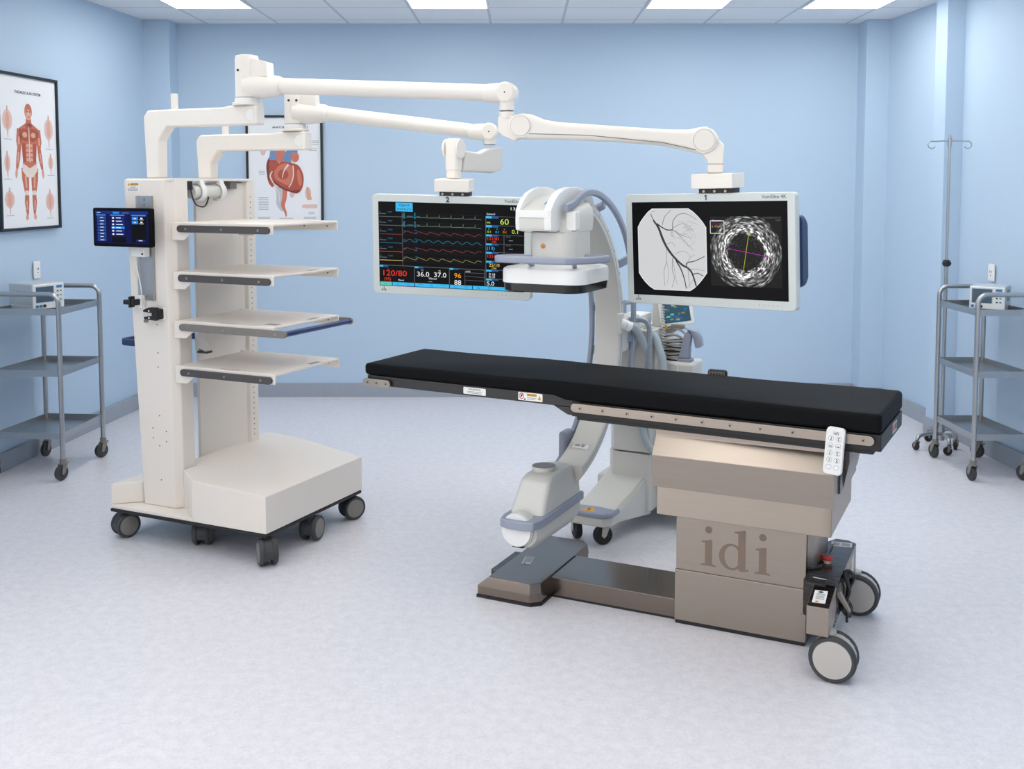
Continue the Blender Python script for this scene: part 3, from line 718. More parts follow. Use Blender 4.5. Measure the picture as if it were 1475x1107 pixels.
b2 = thing('boom_arm', 'rear boom arm, shorter and lower swing arm on the tower carrying the number 2 monitor', 'boom arm', TL, TR)
boom_post(b2, .50, 2.003)
h2 = (-.178, .50); E2 = loc(-.152, 5.12, 2.004); D2 = (E2[0] - h2[0], E2[1] - h2[1], 0); dn2 = Vector(D2).normalized()
hub(b2, h2[0], h2[1], 2.010, .0515, .180, D2)
A2 = Vector((h2[0], h2[1], 2.098))
m = M(); m.tube([A2, A2 + dn2 * .06, A2 + dn2 * .15, A2 + dn2 * .153, A2 + dn2 * .166], [.060, .055, .044, .0435, .038], 'arm_white', 32); m.build('arm_root', b2)
rod(b2, tuple(A2 + dn2 * .16), (E2[0] - dn2.x * .09, E2[1] - dn2.y * .09, 2.010), .036, .034, 'arm_tube')
elbow(b2, E2, dn2, .043, .066, .033)
# short grey link turning back towards the monitor, and the upright above it
Q0 = Vector(loc(-.130, 5.12, 0)); Q1 = Vector(loc(-.318, 4.98, 0)); dl = (Q1 - Q0); LL = dl.length; dl.normalize(); nl = Vector((dl.y, -dl.x, 0))
m = M(); zt = 1.934
L = [(-.036, zt), (.05, zt - .012), (.10, zt - .035), (LL - .05, zt - .025), (LL - .03, zt - .125), (.01, zt - .13), (-.03, zt - .11)]
m.loft([[tuple(Q0 + dl * p[0] + nl * s + Vector((0, 0, p[1]))) for p in L] for s in (-.03, .03)], 'device_grey', bevel=.012)
m.build('link', b2)['label'] = 'light grey folding link'
m = M(); L = [tuple(Q1 + Vector((a, b, 0))) for a, b in rrect(.066, .07, .014)]
secs = []
for z, s in [(1.777, .86), (1.815, .88), (1.818, .98), (1.90, 1.0), (1.945, 1.0), (1.962, .86), (1.966, .6)]:
    secs.append([(Q1.x + (p[0] - Q1.x) * s, Q1.y + (p[1] - Q1.y) * s, z) for p in L])
m.loft(secs, 'arm_white')
m.build('upright', b2)
for s in (-1, 1):
    m = M(); m.cyl(tuple(Q1 + Vector((s * .030, 0, 1.918))), (s, 0, 0), .047, .012, 'arm_white', 32, .004); m.build('pivot_cheek', b2)
# ------------------------------------------------------------------ monitors on the booms
def monitor(name, label, pos, yaw, tilt, roll, number, brand, W=.72):
    H = W * .5625
    t = thing(name, label, 'monitor', pos, 0)
    t.rotation_mode = 'XYZ'
    t.matrix_world = Matrix.Translation(pos) @ Matrix.Rotation(rad(yaw), 4, 'Z') @ Matrix.Rotation(rad(tilt), 4, 'X') @ Matrix.Rotation(rad(roll), 4, 'Y')
    bx, bt, bb = W * .05, H * .093, H * .105
    x0, x1, z0, z1 = -W / 2 - bx, W / 2 + bx, -H / 2 - bb, H / 2 + bt
    h = M()
    h.loft([[(p[0] + (x0 + x1) / 2, y, p[1] + (z0 + z1) / 2) for p in rrect((x1 - x0) * s, (z1 - z0) * s, .02, 5)] for y, s in [(-.004, .992), (.0, 1), (.036, 1), (.044, .985)]], 'bezel')
    g = G(h, (0, -.004, 0), (1, 0, 0), (0, 0, 1))
    g.rect(-W / 2 - .003, -H / 2 - .003, W / 2 + .003, H / 2 + .003, 'screen_black', 1)
    if number == '1':
        k_ = bt * .62; g.poly([(x * k_ - .006, y * k_ + H / 2 + bt * .22) for x, y in [(.20, 0), (.44, 0), (.44, 1.0), (.26, 1.0), (-.02, .80), (-.02, .62), (.20, .72)]], 'ink_teal', 2)
    else: g.text(number, -.012 if number == '1' else -.02, H / 2 + bt * .22, bt * .62, 'ink_teal', 2, 'l', 1.0, .055)
    g.text(brand, W / 2 - (.0 if '4' in brand else .018), H / 2 + bt * .36, bt * .38, 'ink_silver', 2, 'r', 1.05, .008)
    xb = -W / 2 + .02; zb = -H / 2 - bb * .62
    for dx, hh in ((-.008, .010), (0, .022), (.008, .010)): g.stroke([(xb + dx, zb), (xb + dx, zb + hh)], .003, 'ink_teal', 2)
    g.stroke([(xb - .014, zb + .002), (xb - .003, zb + .002)], .003, 'ink_teal', 2); g.stroke([(xb + .003, zb + .002), (xb + .014, zb + .002)], .003, 'ink_teal', 2)
    for k in range(6): g.ell(W / 2 - .125 + .02 * k, -H / 2 - bb * .52, .0016, .0022 if k % 2 else .003, 'ink_pale', 2)
    h.build('housing', t)
    b = M()
    b.loft([[(p[0], y, p[1]) for p in rrect((x1 - x0) * s, (z1 - z0) * q, .03, 4)] for y, s, q in [(.042, .97, .95), (.065, .86, .80), (.078, .82, .74)]], 'bezel')
    b.build('back_cover', t)
    s = M(); s.box(-W / 2, W / 2, -.0048, -.0035, -H / 2, H / 2, 'e_black')
    return t, s, G(s, (-W / 2, -.0048, -H / 2), (W, 0, 0), (0, 0, H), .0003), W, H

# --- number 2: patient monitor picture
t, s, g, W, H = monitor('monitor', 'left white monitor marked 2 showing heart traces and numbers', (-.334, 4.955, 1.455), -14.2, 4.6, 1.3, '2', 'VoirElite')
A = H / W
class GS:
    """screen drawing in fractions, y down from the top, text heights as fractions of the height"""
    def __init__(s, g): s.g = g
    def rect(s, x0, y0, x1, y1, m, l=1): s.g.rect(x0, 1 - y1, x1, 1 - y0, m, l)
    def line(s, pts, w, m, l=2):
        # width in fractions of the height, corrected for the aspect
        q = [(x / A, 1 - y) for x, y in pts]
        n = len(q); Lf = []; Rt = []
        for i in range(n):
            a = q[max(i - 1, 0)]; b = q[min(i + 1, n - 1)]; dx, dy = b[0] - a[0], b[1] - a[1]; dd = math.hypot(dx, dy) or 1
            ww = (w[i] if isinstance(w, (list, tuple)) else w) / 2
            Lf.append(s.g.p((q[i][0] - dy / dd * ww) * A, q[i][1] + dx / dd * ww, l)); Rt.append(s.g.p((q[i][0] + dy / dd * ww) * A, q[i][1] - dx / dd * ww, l))
        s.g.m.raw(Lf + Rt, [[n + i, n + i + 1, i + 1, i] for i in range(n - 1)], m)
    def text(s, st, x, y, h, m, l=3, anchor='l', sx=1.0): s.g.text(st, x, 1 - y, h, m, l, anchor, A * sx)
q = GS(g)
q.rect(.12, .0, .24, .105, 'e_cyan', 1); q.text('Agent', .18, .042, .03, 'ink', 2, 'c', 1.3); q.text('mixture', .18, .09, .03, 'ink', 2, 'c', 1.3)
q.text('13 1', .905, .052, .032, 'e_white', 2, 'l', 1.6); q.text('General', .75, .115, .022, 'e_white', 2)
q.line([(.165, .11), (.165, .755)], .005, 'e_grey', 1)
rows = [.125, .23, .335, .44, .545, .65]
for i, y in enumerate(rows):
    q.text('1000', .06, y, .018, 'e_cyan_dim', 2, 'l', 1.2); q.line([(.0, y + .012), (.05, y + .012)], .008, 'e_grey', 1)
    q.text('A', .005, y, .018, 'e_cyan_dim', 2); q.line([(0, y + .045), (.165, y + .045)], .006, ['e_grey', 'e_grey', 'e_red_dim', 'e_cyan_dim', 'e_red', 'e_yellow'][i], 2)
    for k in range(3): q.line([(.165, y + .025 * k), (.73, y + .025 * k + .004)], .003, 'e_grey_dark', 1)
for base, col in ((.160, 'e_green_dim'), (.262, 'e_green_dim')):
    pts = [(.17, base)]
    for k, x in enumerate((.172, .255, .34, .425, .507, .59, .672)):
        pts += [(x - .012, base + .010), (x - .004, base + .012), (x, base - .03), (x + .004, base + .016), (x + .02, base + .012)]
    pts += [(.715, base + .016)]
    q.line(pts, .005, col, 3)
    for x in (.18, .255): q.line([(x, base - .045), (x, base + .03)], .014, 'e_cyan_dim', 4)
    q.line([(.2, base), (.24, base)], .007, 'e_cyan_dim', 4); q.line([(.265, base), (.29, base)], .007, 'e_cyan_dim', 4)
def wave(y, amp, ph, m, f=6.9, sharp=1):
    pts = []
    for k in range(80):
        x = .17 + .545 * k / 79; tt = ((x - .17) * 12 + ph) % 1.0
        vv = (tt / .22 if tt < .22 else (1 - tt) / .78) if sharp else .5 + .5 * math.sin(2 * PI * (x * 15 + ph))
        pts.append((x, y + .022 * (x - .17) - amp * vv))
    q.line(pts, .006, m, 3)
wave(.365, .03, .95, 'e_red_dim'); wave(.463, .03, 0, 'e_cyan_dim', sharp=0); wave(.563, .03, .95, 'e_red_dim'); wave(.68, .035, .0, 'e_yellow_dim')
for y in (.345, .45, .555, .66): q.text('Art', .172, y, .018, 'e_grey', 3); q.text('150', .25, y - .012, .016, 'e_cyan_dim', 3); q.text('100', .25, y + .022, .016, 'e_cyan_dim', 3)
for y0, y1, c in [(.13, .155, 'e_blue'), (.235, .26, 'e_blue'), (.345, .365, 'e_blue'), (.45, .47, 'e_blue'), (.55, .57, 'e_blue'), (.655, .675, 'e_blue'), (.76, .78, 'e_blue'), (.865, .885, 'e_blue')]:
    q.rect(.745, y0, .83, y1, c, 1); q.rect(.745, y0, .785, y1, 'e_cyan', 2); q.line([(.745, y0), (1, y0 + .004)], .004, 'e_grey', 1)
q.line([(.745, .13), (.745, .96)], .006, 'e_grey', 2); q.line([(.868, .345), (.868, .66)], .005, 'e_grey', 2)
q.text('60', .84, .222, .066, 'e_green', 3, 'l', 1.15); q.text('PPR', .75, .215, .02, 'e_green', 3)
for x, c in ((.755, 'e_green'), (.81, 'e_cyan'), (.86, 'e_orange')): q.text('0.1', x, .322, .024, c, 3, 'l', 1.15); q.text('II', x + .008, .285, .016, c, 3)
q.text('0.1', .92, .325, .046, 'e_green', 3, 'l', 1.1)
q.text('121/81', .75, .408, .036, 'e_red', 3, 'l', 1.1); q.text('(98)', .785, .44, .024, 'e_red', 3)
q.text('(13)', .75, .522, .038, 'e_cyan', 3, 'l', 1.1); q.text('121/81', .75, .615, .036, 'e_red', 3, 'l', 1.1); q.text('25/10', .765, .72, .036, 'e_yellow', 3, 'l', 1.1); q.text('(16)', .785, .75, .024, 'e_yellow', 3)
q.text('FI 18', .765, .825, .026, 'e_white', 3); q.text('Et 21', .765, .855, .026, 'e_white', 3); q.text('5.0', .75, .945, .048, 'e_white', 3, 'l', 1.1)
for y in (.37, .47): q.text('Setup', .88, y, .018, 'e_grey', 3); q.text('---', .90, y + .045, .022, 'e_white', 3, 'l', 1.6)
q.line([(0, .755), (.735, .765)], .006, 'e_grey', 2)
for x in (.247, .492, .735): q.line([(x, .76), (x, .955)], .006, 'e_grey', 2)
for x0, c in ((.0, 'e_cyan'), (.25, 'e_cyan'), (.495, 'e_cyan')): q.rect(x0, .758, x0 + .06, .778, 'e_blue', 2); q.rect(x0, .758, x0 + .025, .778, c, 3)
q.text('120/80', .012, .882, .066, 'e_red', 3, 'l', 1.22); q.text('(95)', .03, .94, .034, 'e_red', 3, 'l', 1.1); q.text('Sys', .05, .81, .02, 'e_red_dim', 3); q.text('Manual', .13, .94, .018, 'e_white', 3)
q.text('36.0', .262, .875, .056, 'e_white', 3, 'l', 1.15); q.text('37.0', .382, .875, .056, 'e_white', 3, 'l', 1.15); q.text('TBlood', .345, .905, .02, 'e_white', 3, 'l', 1.2); q.text('---', .345, .94, .02, 'e_white', 3, 'l', 1.8); q.text('T1', .295, .81, .018, 'e_white', 3); q.text('T2', .415, .81, .018, 'e_white', 3)
q.text('96', .525, .872, .056, 'e_orange', 3, 'l', 1.1); q.text('88', .525, .955, .056, 'e_white', 3, 'l', 1.1)
for y in (.805, .85, .895): q.line([(.6, y), (.73, y + .003)], .004, 'e_grey', 2)
q.line([(.6, .79), (.6, .95)], .004, 'e_grey', 2); q.text('SpO2', .605, .80, .018, 'e_white', 3)
q.rect(.0, .958, .085, 1, 'e_teal', 3); q.text('O', .04, .99, .02, 'e_blue', 4, 'c')
for x0, x1, a, b in [(.09, .165, 'Alarm', 'Setup'), (.165, .245, 'Monitor', 'Setup'), (.25, .325, 'Screens', ''), (.325, .405, 'Zero', 'Press'), (.405, .49, 'Trends', ''), (.495, .57, 'Print', 'Wave'), (.57, .65, 'Freeze', 'Wave'), (.655, .73, 'Start', 'NIBP'), (.73, .81, 'NIBP', 'Auto'), (.81, .895, 'Pause', '')]:
    q.rect(x0, .958, x1, 1, 'e_cyan', 3); q.text(a, (x0 + x1) / 2, .975, .013, 'e_blue', 4, 'c'); q.text(b, (x0 + x1) / 2, .994, .013, 'e_blue', 4, 'c')
s.build('screen', t)
def mount(t, bw, z0, dx=0, dy=.02, h=.058, bd=.10, rz=0):
    m = M(); m.box(dx - bw / 2 + .02, dx + bw / 2 - .008, dy - .03, dy + .03, z0 - .006, z0 + .022, 'black', .003)
    for k in (-.05, .0, .05): m.cyl((dx + k, dy - .031, z0 + .008), (0, -1, 0), .006, .002, 'screw', 10)
    m.build('mount_plate', t)
    m = M(); m.box(dx - bw / 2, dx + bw / 2, dy - bd / 2, dy + bd / 2, z0 + .020, z0 + .020 + h, 'arm_white', .004); m.build('mount_box', t)
mount(t, .172, H / 2 + H * .093, dx=.012, dy=.03)

# --- number 1: two x-ray pictures side by side
t, s, g, W, H = monitor('monitor', 'right white monitor marked 1 showing a grey vessel x-ray and a round black scan', (.795, 4.43, 1.471), -36.7, 1.76, -1.15, '1', 'VoirElite 4K')
A = H / W; q = GS(g)
oc = [(.137, .063), (.385, .063), (.50, .265), (.50, .745), (.385, .945), (.14, .945), (.035, .765), (.035, .265)]
oc = [(.137, .063), (.385, .063), (.416, .098), (.449, .150), (.478, .208), (.50, .265), (.50, .745), (.474, .806), (.445, .864), (.416, .911), (.385, .945), (.14, .945), (.106, .910), (.078, .866), (.054, .817), (.035, .765), (.035, .265), (.054, .206), (.08, .150), (.107, .100)]
g.poly([(x, 1 - y) for x, y in oc], 'e_white', 1)
g.poly([(.268 + (x - .268) * .985, 1 - (.504 + (y - .504) * .985)) for x, y in oc], 'e_xray', 2)
R = random.Random(3)
def px(x, y): return ((x - 120) / 1135.0, (y - 165) / 685.0 )
def vess(pts, w, m='e_vessel', l=4):
    P_ = smooth_path([(a, b, 0) for a, b in (px(*p) for p in pts)], 5)
    n = len(P_); ws = w if isinstance(w, (list, tuple)) else [w, w * .5]
    ww = [(ws[0] + (ws[-1] - ws[0]) * i / (n - 1)) if len(ws) == 2 else ws[min(int(i * len(ws) / n), len(ws) - 1)] for i in range(n)]
    q.line([(p[0], p[1]) for p in P_], ww, m, l)
vess([(265, 245), (290, 300), (325, 350), (355, 430), (390, 500), (440, 565), (500, 620), (540, 640)], [.008, .02, .026, .028, .026, .024, .022, .02])
vess([(540, 640), (570, 670), (590, 720), (605, 775)], [.022, .016]); vess([(455, 590), (490, 650), (515, 720), (530, 795)], [.016, .010])
vess([(310, 318), (350, 345), (390, 365), (435, 365)], [.014, .010]); vess([(435, 365), (440, 300), (480, 255), (540, 248), (620, 290)], [.012, .004], 'e_vessel2')
vess([(355, 330), (375, 270), (425, 218)], [.009, .006], 'e_vessel2'); vess([(435, 365), (480, 400), (520, 440), (545, 465)], [.008, .003], 'e_vessel2')
vess([(435, 365), (420, 400), (440, 415), (430, 380)], [.006, .004], 'e_vessel2'); vess([(440, 350), (500, 320), (550, 330), (590, 370)], [.006, .003], 'e_vessel2'); vess([(450, 370), (520, 410), (580, 420)], [.006, .003], 'e_vessel2')
vess([(535, 630), (540, 605), (600, 590), (672, 555)], [.012, .007]); vess([(540, 615), (560, 570), (600, 545)], [.006, .003], 'e_vessel2')
vess([(575, 690), (620, 680), (660, 700)], [.01, .008]); vess([(560, 650), (620, 650), (672, 662)], [.006, .003], 'e_vessel2')
vess([(385, 510), (380, 600), (360, 680), (365, 780)], [.006, .005], 'e_vessel2'); vess([(430, 570), (425, 660), (440, 720), (420, 790)], [.007, .005], 'e_vessel2'); vess([(385, 600), (395, 680), (385, 760)], [.004, .003], 'e_vessel2')
vess([(430, 580), (445, 680), (460, 770)], [.005, .003], 'e_vessel2'); vess([(450, 540), (520, 520), (570, 560)], [.005, .003], 'e_vessel2'); vess([(390, 470), (430, 460), (450, 490)], [.005, .003], 'e_vessel2'); vess([(300, 225), (270, 235)], [.005, .003], 'e_vessel2')
vess([(545, 645), (550, 720), (560, 790)], [.006, .004], 'e_vessel2'); vess([(590, 720), (560, 760), (535, 790)], [.004, .003], 'e_vessel2')
for k in range(14):
    x, y = R.uniform(440, 560), R.uniform(300, 460); vess([(x, y), (x + R.uniform(10, 50), y + R.uniform(-30, 40)), (x + R.uniform(40, 90), y + R.uniform(-30, 70))], [.003, .002], 'e_vessel2', 3)
# intravascular scan: speckled rings drawn by a procedural shader around the screen point of its centre
cx, cy = (.745 - .5) * W, (.5 - .515) * H
iv = mat('scan_picture', (30, 30, 32), .35, emit=1)
nt = iv.node_tree; b = nt.nodes['Principled BSDF']
def nd(t_, **kw):
    n_ = nt.nodes.new(t_)
    for k_, v_ in kw.items(): setattr(n_, k_, v_)
    return n_
def mth(op, a, b_=None, c_=None):
    n_ = nd('ShaderNodeMath', operation=op)
    for i_, x_ in enumerate((a, b_, c_)):
        if x_ is None: continue
        if isinstance(x_, (int, float)): n_.inputs[i_].default_value = x_
        else: nt.links.new(x_, n_.inputs[i_])
    return n_.outputs[0]
tc = nd('ShaderNodeTexCoord'); sp = nd('ShaderNodeSeparateXYZ'); nt.links.new(tc.outputs['Object'], sp.inputs[0])
xx = mth('SUBTRACT', sp.outputs['X'], cx); zz = mth('SUBTRACT', sp.outputs['Z'], cy)
rr = mth('SQRT', mth('ADD', mth('MULTIPLY', xx, xx), mth('MULTIPLY', zz, zz))); an = mth('ARCTAN2', zz, xx)
cb = nd('ShaderNodeCombineXYZ'); nt.links.new(mth('MULTIPLY', mth('COSINE', an), 3.4), cb.inputs[0]); nt.links.new(mth('MULTIPLY', mth('SINE', an), 3.4), cb.inputs[1]); nt.links.new(mth('MULTIPLY', rr, 95.0), cb.inputs[2])
nz = nd('ShaderNodeTexNoise'); nz.inputs['Scale'].default_value = 1.6; nz.inputs['Detail'].default_value = 3; nt.links.new(cb.outputs[0], nz.inputs['Vector'])
n2 = nd('ShaderNodeTexNoise'); n2.inputs['Scale'].default_value = 9; nt.links.new(tc.outputs['Object'], n2.inputs['Vector'])
rs = mth('ADD', rr, mth('MULTIPLY', mth('SUBTRACT', n2.outputs['Fac'], .5), .035))
ramp = nd('ShaderNodeValToRGB'); e = ramp.color_ramp.elements; e[0].position = 0; e[0].color = (.06, .06, .06, 1); e[1].position = 1; e[1].color = (0, 0, 0, 1)
for p_, v_ in [(.10, .006), (.46, .012), (.52, .5), (.55, 1.0), (.62, .95), (.67, .4), (.80, .26), (.93, .16), (.985, .10)]:
    x_ = ramp.color_ramp.elements.new(p_); x_.color = (v_, v_, v_, 1)
nt.links.new(mth('DIVIDE', rs, .165), ramp.inputs['Fac'])
sg = mth('MULTIPLY', mth('POWER', mth('MULTIPLY', nz.outputs['Fac'], 1.72), 7.0), ramp.outputs['Color'])
inside = mth('LESS_THAN', rr, .160)
val = mth('ADD', mth('MULTIPLY', sg, inside), .012)
nt.links.new(val, b.inputs['Emission Color']); b.inputs['Emission Strength'].default_value = 1.0
q.rect(.525, .15, .968, .875, 'scan_picture', 1)
for a, b_, mm in [((.768, .335), (.732, .715), 'e_lime'), ((.648, .485), (.882, .558), 'e_magenta')]:
    q.line([a, b_], .006, mm, 3)
    for p_ in (a, b_): q.line([(p_[0] - .006, p_[1]), (p_[0] + .006, p_[1])], .018, mm, 3)
for a in [((.527, .195), (.615, .195)), ((.615, .195), (.615, .325)), ((.615, .325), (.527, .325)), ((.527, .325), (.527, .195))]: q.line(list(a), .006, 'e_white', 3)
q.text('Diameters', .54, .20, .016, 'e_white', 4); q.text('1: 5.1mm', .535, .235, .022, 'e_magenta', 4); q.text('2: 4.9mm', .535, .263, .022, 'e_lime', 4)
q.text('22/10/2018 16:51:27', .963, .17, .016, 'e_grey', 4, 'r'); q.text('60/60', .963, .195, .016, 'e_grey', 4, 'r'); q.text('1 fps', .74, .157, .014, 'e_teal', 4)
s.build('screen', t)
mount(t, .190, H / 2 + H * .093, dx=.040, dy=.03, bd=.12, h=.062)
m = M(); m.loft([[(p[0] * 1.0 + W * .515, y, p[1] - .005) for p in rrect(.07, .30 * sc, .03, 5)] for y, sc in [(.045, 1), (.085, 1), (.10, .9)]], 'navy'); m.build('side_grip', t)['label'] = 'dark blue grip on the back'

# ------------------------------------------------------------------ touch tablet on the tower's track
t = thing('touch_tablet', 'small black touch tablet with a blue menu, clamped to the front of the tower', 'tablet', TL, TR)
m = M()
cx0, cz0 = -.808, 1.543; w_, h_ = .372, .186
t2 = rad(-1.0)
m.loft([[(cx0 + p[0], y, cz0 + p[1]) for p in rrect(w_ * k_, h_ * k_, .010)] for y, k_ in [(-.024, .985), (-.022, 1), (-.002, 1), (.0, .985)]], 'screen_black'); m.build('housing', t)
m = M(); m.box(-.80, -.70, .0, .0605, 1.50, 1.60, 'white_cool', .006); m.box(-.80, -.715, .02, .0605, 1.40, 1.50, 'white_cool', .006); m.cyl((-.725, .02, 1.415), (0, -1, 0), .005, .003, 'ink', 12); m.build('clamp', t)
m = M(); SW, SH = .336, .156
m.box(cx0 - SW / 2, cx0 + SW / 2, -.0248, -.0235, cz0 - SH / 2, cz0 + SH / 2, 'e_pad')
A = SH / SW; q = GS(G(m, (cx0 - SW / 2, -.0248, cz0 - SH / 2), (SW, 0, 0), (0, 0, SH), .0003))
q.rect(0, 0, 1, .09, 'e_pad2', 1); q.rect(.34, .02, .46, .08, 'e_pad4', 2); q.line([(.03, .065), (.06, .04), (.10, .05)], .018, 'e_white', 2); q.line([(.52, .055), (.64, .055)], .03, 'e_grey', 2)
for x0, x1 in ((.02, .2), (.29, .56), (.69, .96)): q.rect(x0, .105, x1, .145, 'e_pad3', 2)
for k in range(8): q.rect(.04, .175 + .098 * k, .2, .235 + .098 * k, 'e_pad3', 2); q.rect(.045, .182 + .098 * k, .195, .228 + .098 * k, 'e_pad2', 3); q.line([(.09, .207 + .098 * k), (.155 + .01 * (k % 2), .207 + .098 * k)], .018, 'e_white', 4)
for k in range(6): q.rect(.31, .17 + .1 * k, .56, .245 + .1 * k, 'e_pad4' if k == 3 else 'e_pad2', 3); q.line([(.40, .208 + .1 * k), (.49 + .02 * (k % 3), .208 + .1 * k)], .022, 'e_white', 4); q.rect(.325, .185 + .1 * k, .36, .23 + .1 * k, 'e_white', 4)
q.rect(.31, .78, .58, .97, 'e_black', 2); q.rect(.69, .165, .97, .95, 'e_black', 2)
for y in (.17, .29): q.rect(.70, y, .815, y + .10, 'e_pad4', 3); q.line([(.74, y + .05), (.775, y + .05)], .025, 'e_white', 4); q.rect(.86, y + .02, .90, y + .06, 'e_white', 4); q.line([(.84, y + .085), (.92, y + .085)], .015, 'e_white', 4)
q.rect(.77, .86, .94, .92, 'e_pad2', 3); q.line([(.82, .89), (.89, .89)], .022, 'e_white', 4)
m.build('screen', t)
# ------------------------------------------------------------------ the operating table
DL = (1.0783, 3.8324, 0); DR = -25.5
table = thing('operating_table', 'stainless steel operating table on a pedestal with a long black top', 'operating table', DL, DR)
KX = Matrix.Translation((.266, -.108, 0)) @ Matrix.Rotation(rad(-2.9), 4, 'Z')

# low foot at the far end, beam, pedestal
m = M()
fo = [(-1.352, -.108), (-1.100, -.108), (-1.062, -.075), (-1.062, .46), (-1.10, .50), (-1.352, .50)]
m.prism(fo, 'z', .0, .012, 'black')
fo = [(a + (.004 if a < -1.2 else -.004), b + (.004 if b < 0 else -.004)) for a, b in fo]
m.prism(fo, 'z', .012, .050, 'steel_floor', .002)
fi = [(-1.350, -.106), (-1.102, -.106), (-1.064, -.073), (-1.064, .458), (-1.102, .498), (-1.350, .498)]
ft = [(-1.300, -.100), (-1.104, -.100), (-1.070, -.070), (-1.070, .455), (-1.104, .492), (-1.300, .492)]
m.prism(fi, 'z', .050, .092, 'steel_floor', .002, 2, ft)
m.build('foot', table)
m = M(); m.box(-1.385, -1.345, .09, .34, .0, .05, 'steel_dark', .006); m.build('foot_pedal', table)
m = M(); g = G(m, (-1.24, .10, .0925), (.04, .01, 0), (-.02, .085, 0)); g.rect(0, 0, 1, 1, 'label_grey', 1); g.rect(.1, .25, .9, .95, 'ink_pale', 2); g.ell(.3, .12, .15, .07, 'ink', 2); m.build('label', table)['label'] = 'silver rating label on the foot'
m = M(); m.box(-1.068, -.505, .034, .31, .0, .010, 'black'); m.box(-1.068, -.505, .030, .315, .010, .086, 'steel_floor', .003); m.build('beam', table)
m = M()
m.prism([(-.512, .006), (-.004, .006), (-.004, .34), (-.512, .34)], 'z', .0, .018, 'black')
m.box(-.514, .0, -.0, .345, .016, .222, 'steel', .003)
m.box(-.511, -.004, .006, .34, .222, .46, 'steel', .002)
m.prism([(-.004, .03), (.018, .05), (.030, .09), (.030, .30), (-.004, .30)], 'z', .10, .46, 'steel', .003)
m.prism([(.0, .02), (.0, .34), (.045, .34), (.045, .06)], 'z', .03, .30, 'steel_dark', .003)
for u, z in [(-.012, .402), (-.012, .055), (-.018, .125)]: m.cyl((u, .0055 if z > .2 else -.0005, z), (0, -1, 0), .0045, .002, 'screw', 14)
m.build('pedestal', table)

# big lettering on the pedestal, drawn as outlines
m = M(); g = G(m, (-.381, .0058, .2525), (1, 0, 0), (0, 0, 1))
def serif_i(x):
    g.poly([(x - .030, 0), (x + .031, 0), (x + .031, .006), (x + .016, .009), (x + .016, .105), (x + .012, .107), (x - .026, .098), (x - .026, .092), (x - .013, .092), (x - .013, .009), (x - .030, .006)], 'etched', 1)
    g.ell(x + .001, .145, .0145, .0145, 'etched', 1, 24)
serif_i(0); serif_i(.212)
# d: bowl as a ring with swelling sides, stem with a flag and a foot
n = 40; O = []; I = []
for k in range(n + 1):
    a = 2 * PI * k / n
    O.append((.092 + .049 * math.cos(a), .0505 + .0525 * math.sin(a))); I.append((.095 + .030 * math.cos(a), .0505 + .044 * math.sin(a)))
L = [g.p(*p, 1) for p in O]; R_ = [g.p(*p, 1) for p in I]
m.raw(L + R_, [[k, k + 1, n + 2 + k, n + 1 + k] for k in range(n)], 'etched')
g.poly([(.118, .006), (.128, -.003), (.160, .003), (.160, .009), (.147, .010), (.147, .160), (.143, .162), (.104, .152), (.104, .147), (.118, .146)], 'etched', 2)
m.build('lettering', table)['label'] = 'large brown letters idi'

# telescoping steel shrouds under the top
m = M()
prof = [(-.030, .80), (-.030, .764), (-.080, .694), (-.068, .566), (.50, .566), (.50, .80)]
m.prism([(p[0], p[1]) for p in prof], 'x', -.588, .105, 'steel', .002)
m.build('upper_shroud', table)
m = M(); m.prism([(-.578, -.045), (.055, -.045), (.092, -.040), (.092, .47), (-.578, .47)], 'z', .449, .570, 'steel', .003, 2, [(-.578, -.036), (.055, -.036), (.092, -.031), (.092, .47), (-.578, .47)]); m.build('lower_shroud', table)
m = M()
m.box(.104, .112, .02, .46, .60, .80, 'steel_dark', .001)
m.prism([(.09, .80), (.132, .80), (.132, .70), (.112, .60), (.09, .60)], 'y', .10, .48, 'steel_dark', .002)
g = G(m, (.1325, .20, .71), (0, .06, 0), (0, 0, .07)); g.rect(0, 0, 1, 1, 'label_grey', 1); g.rect(.15, .15, .85, .85, 'ink_pale', 2)
m.build('end_panel', table)
# table top frame (turned a little on the pedestal)
m = M(KX)
m.box(-2.250, -1.18, .014, .475, .838, .884, 'frame_dark', .006)
m.box(-1.215, .0, .008, .478, .803, .864, 'black', .004)
m.box(-1.20, -.03, .03, .45, .785, .806, 'black', .003)
m.prism([(-1.30, .838), (-1.215, .838), (-1.215, .806), (-1.235, .806)], 'y', .014, .47, 'frame_dark', .003)
g = G(m, (.0, .25, .835), (0, 1, 0), (0, 0, 1)); g.rect(0, -.02, .10, .02, 'label_grey', 1); g.rect(.01, -.012, .05, .012, 'red', 2); g.rect(.06, -.012, .09, .012, 'ink', 2)
m.build('top_frame', table)
def side_rail(x0, x1, z, h, y, scr):
    m = M(KX); r = h / 2
    L = [(x1 - r + r * math.cos(rad(a)), z + r * math.sin(rad(a))) for a in range(-90, 91, 15)] + [(x0 + r + r * math.cos(rad(a)), z + r * math.sin(rad(a))) for a in range(90, 271, 15)]
    m.prism(L, 'y', y - .012, y, 'steel', .0015)
    for s in scr: m.cyl(tuple(Vector((s, y - .0118, z))), (0, -1, 0), .0085, .0018, 'screw', 18); m.cyl((s, y - .0135, z), (0, -1, 0), .004, .0008, 'ink', 6)
    m.build('side_rail', table)
side_rail(-2.262, -2.112, .853, .036, .008, [-2.235, -2.185, -2.135])
side_rail(-1.212, -.022, .842, .036, .006, [-1.17, -1.07, -.965, -.86, -.76, -.655, -.545, -.43, -.31, -.06])
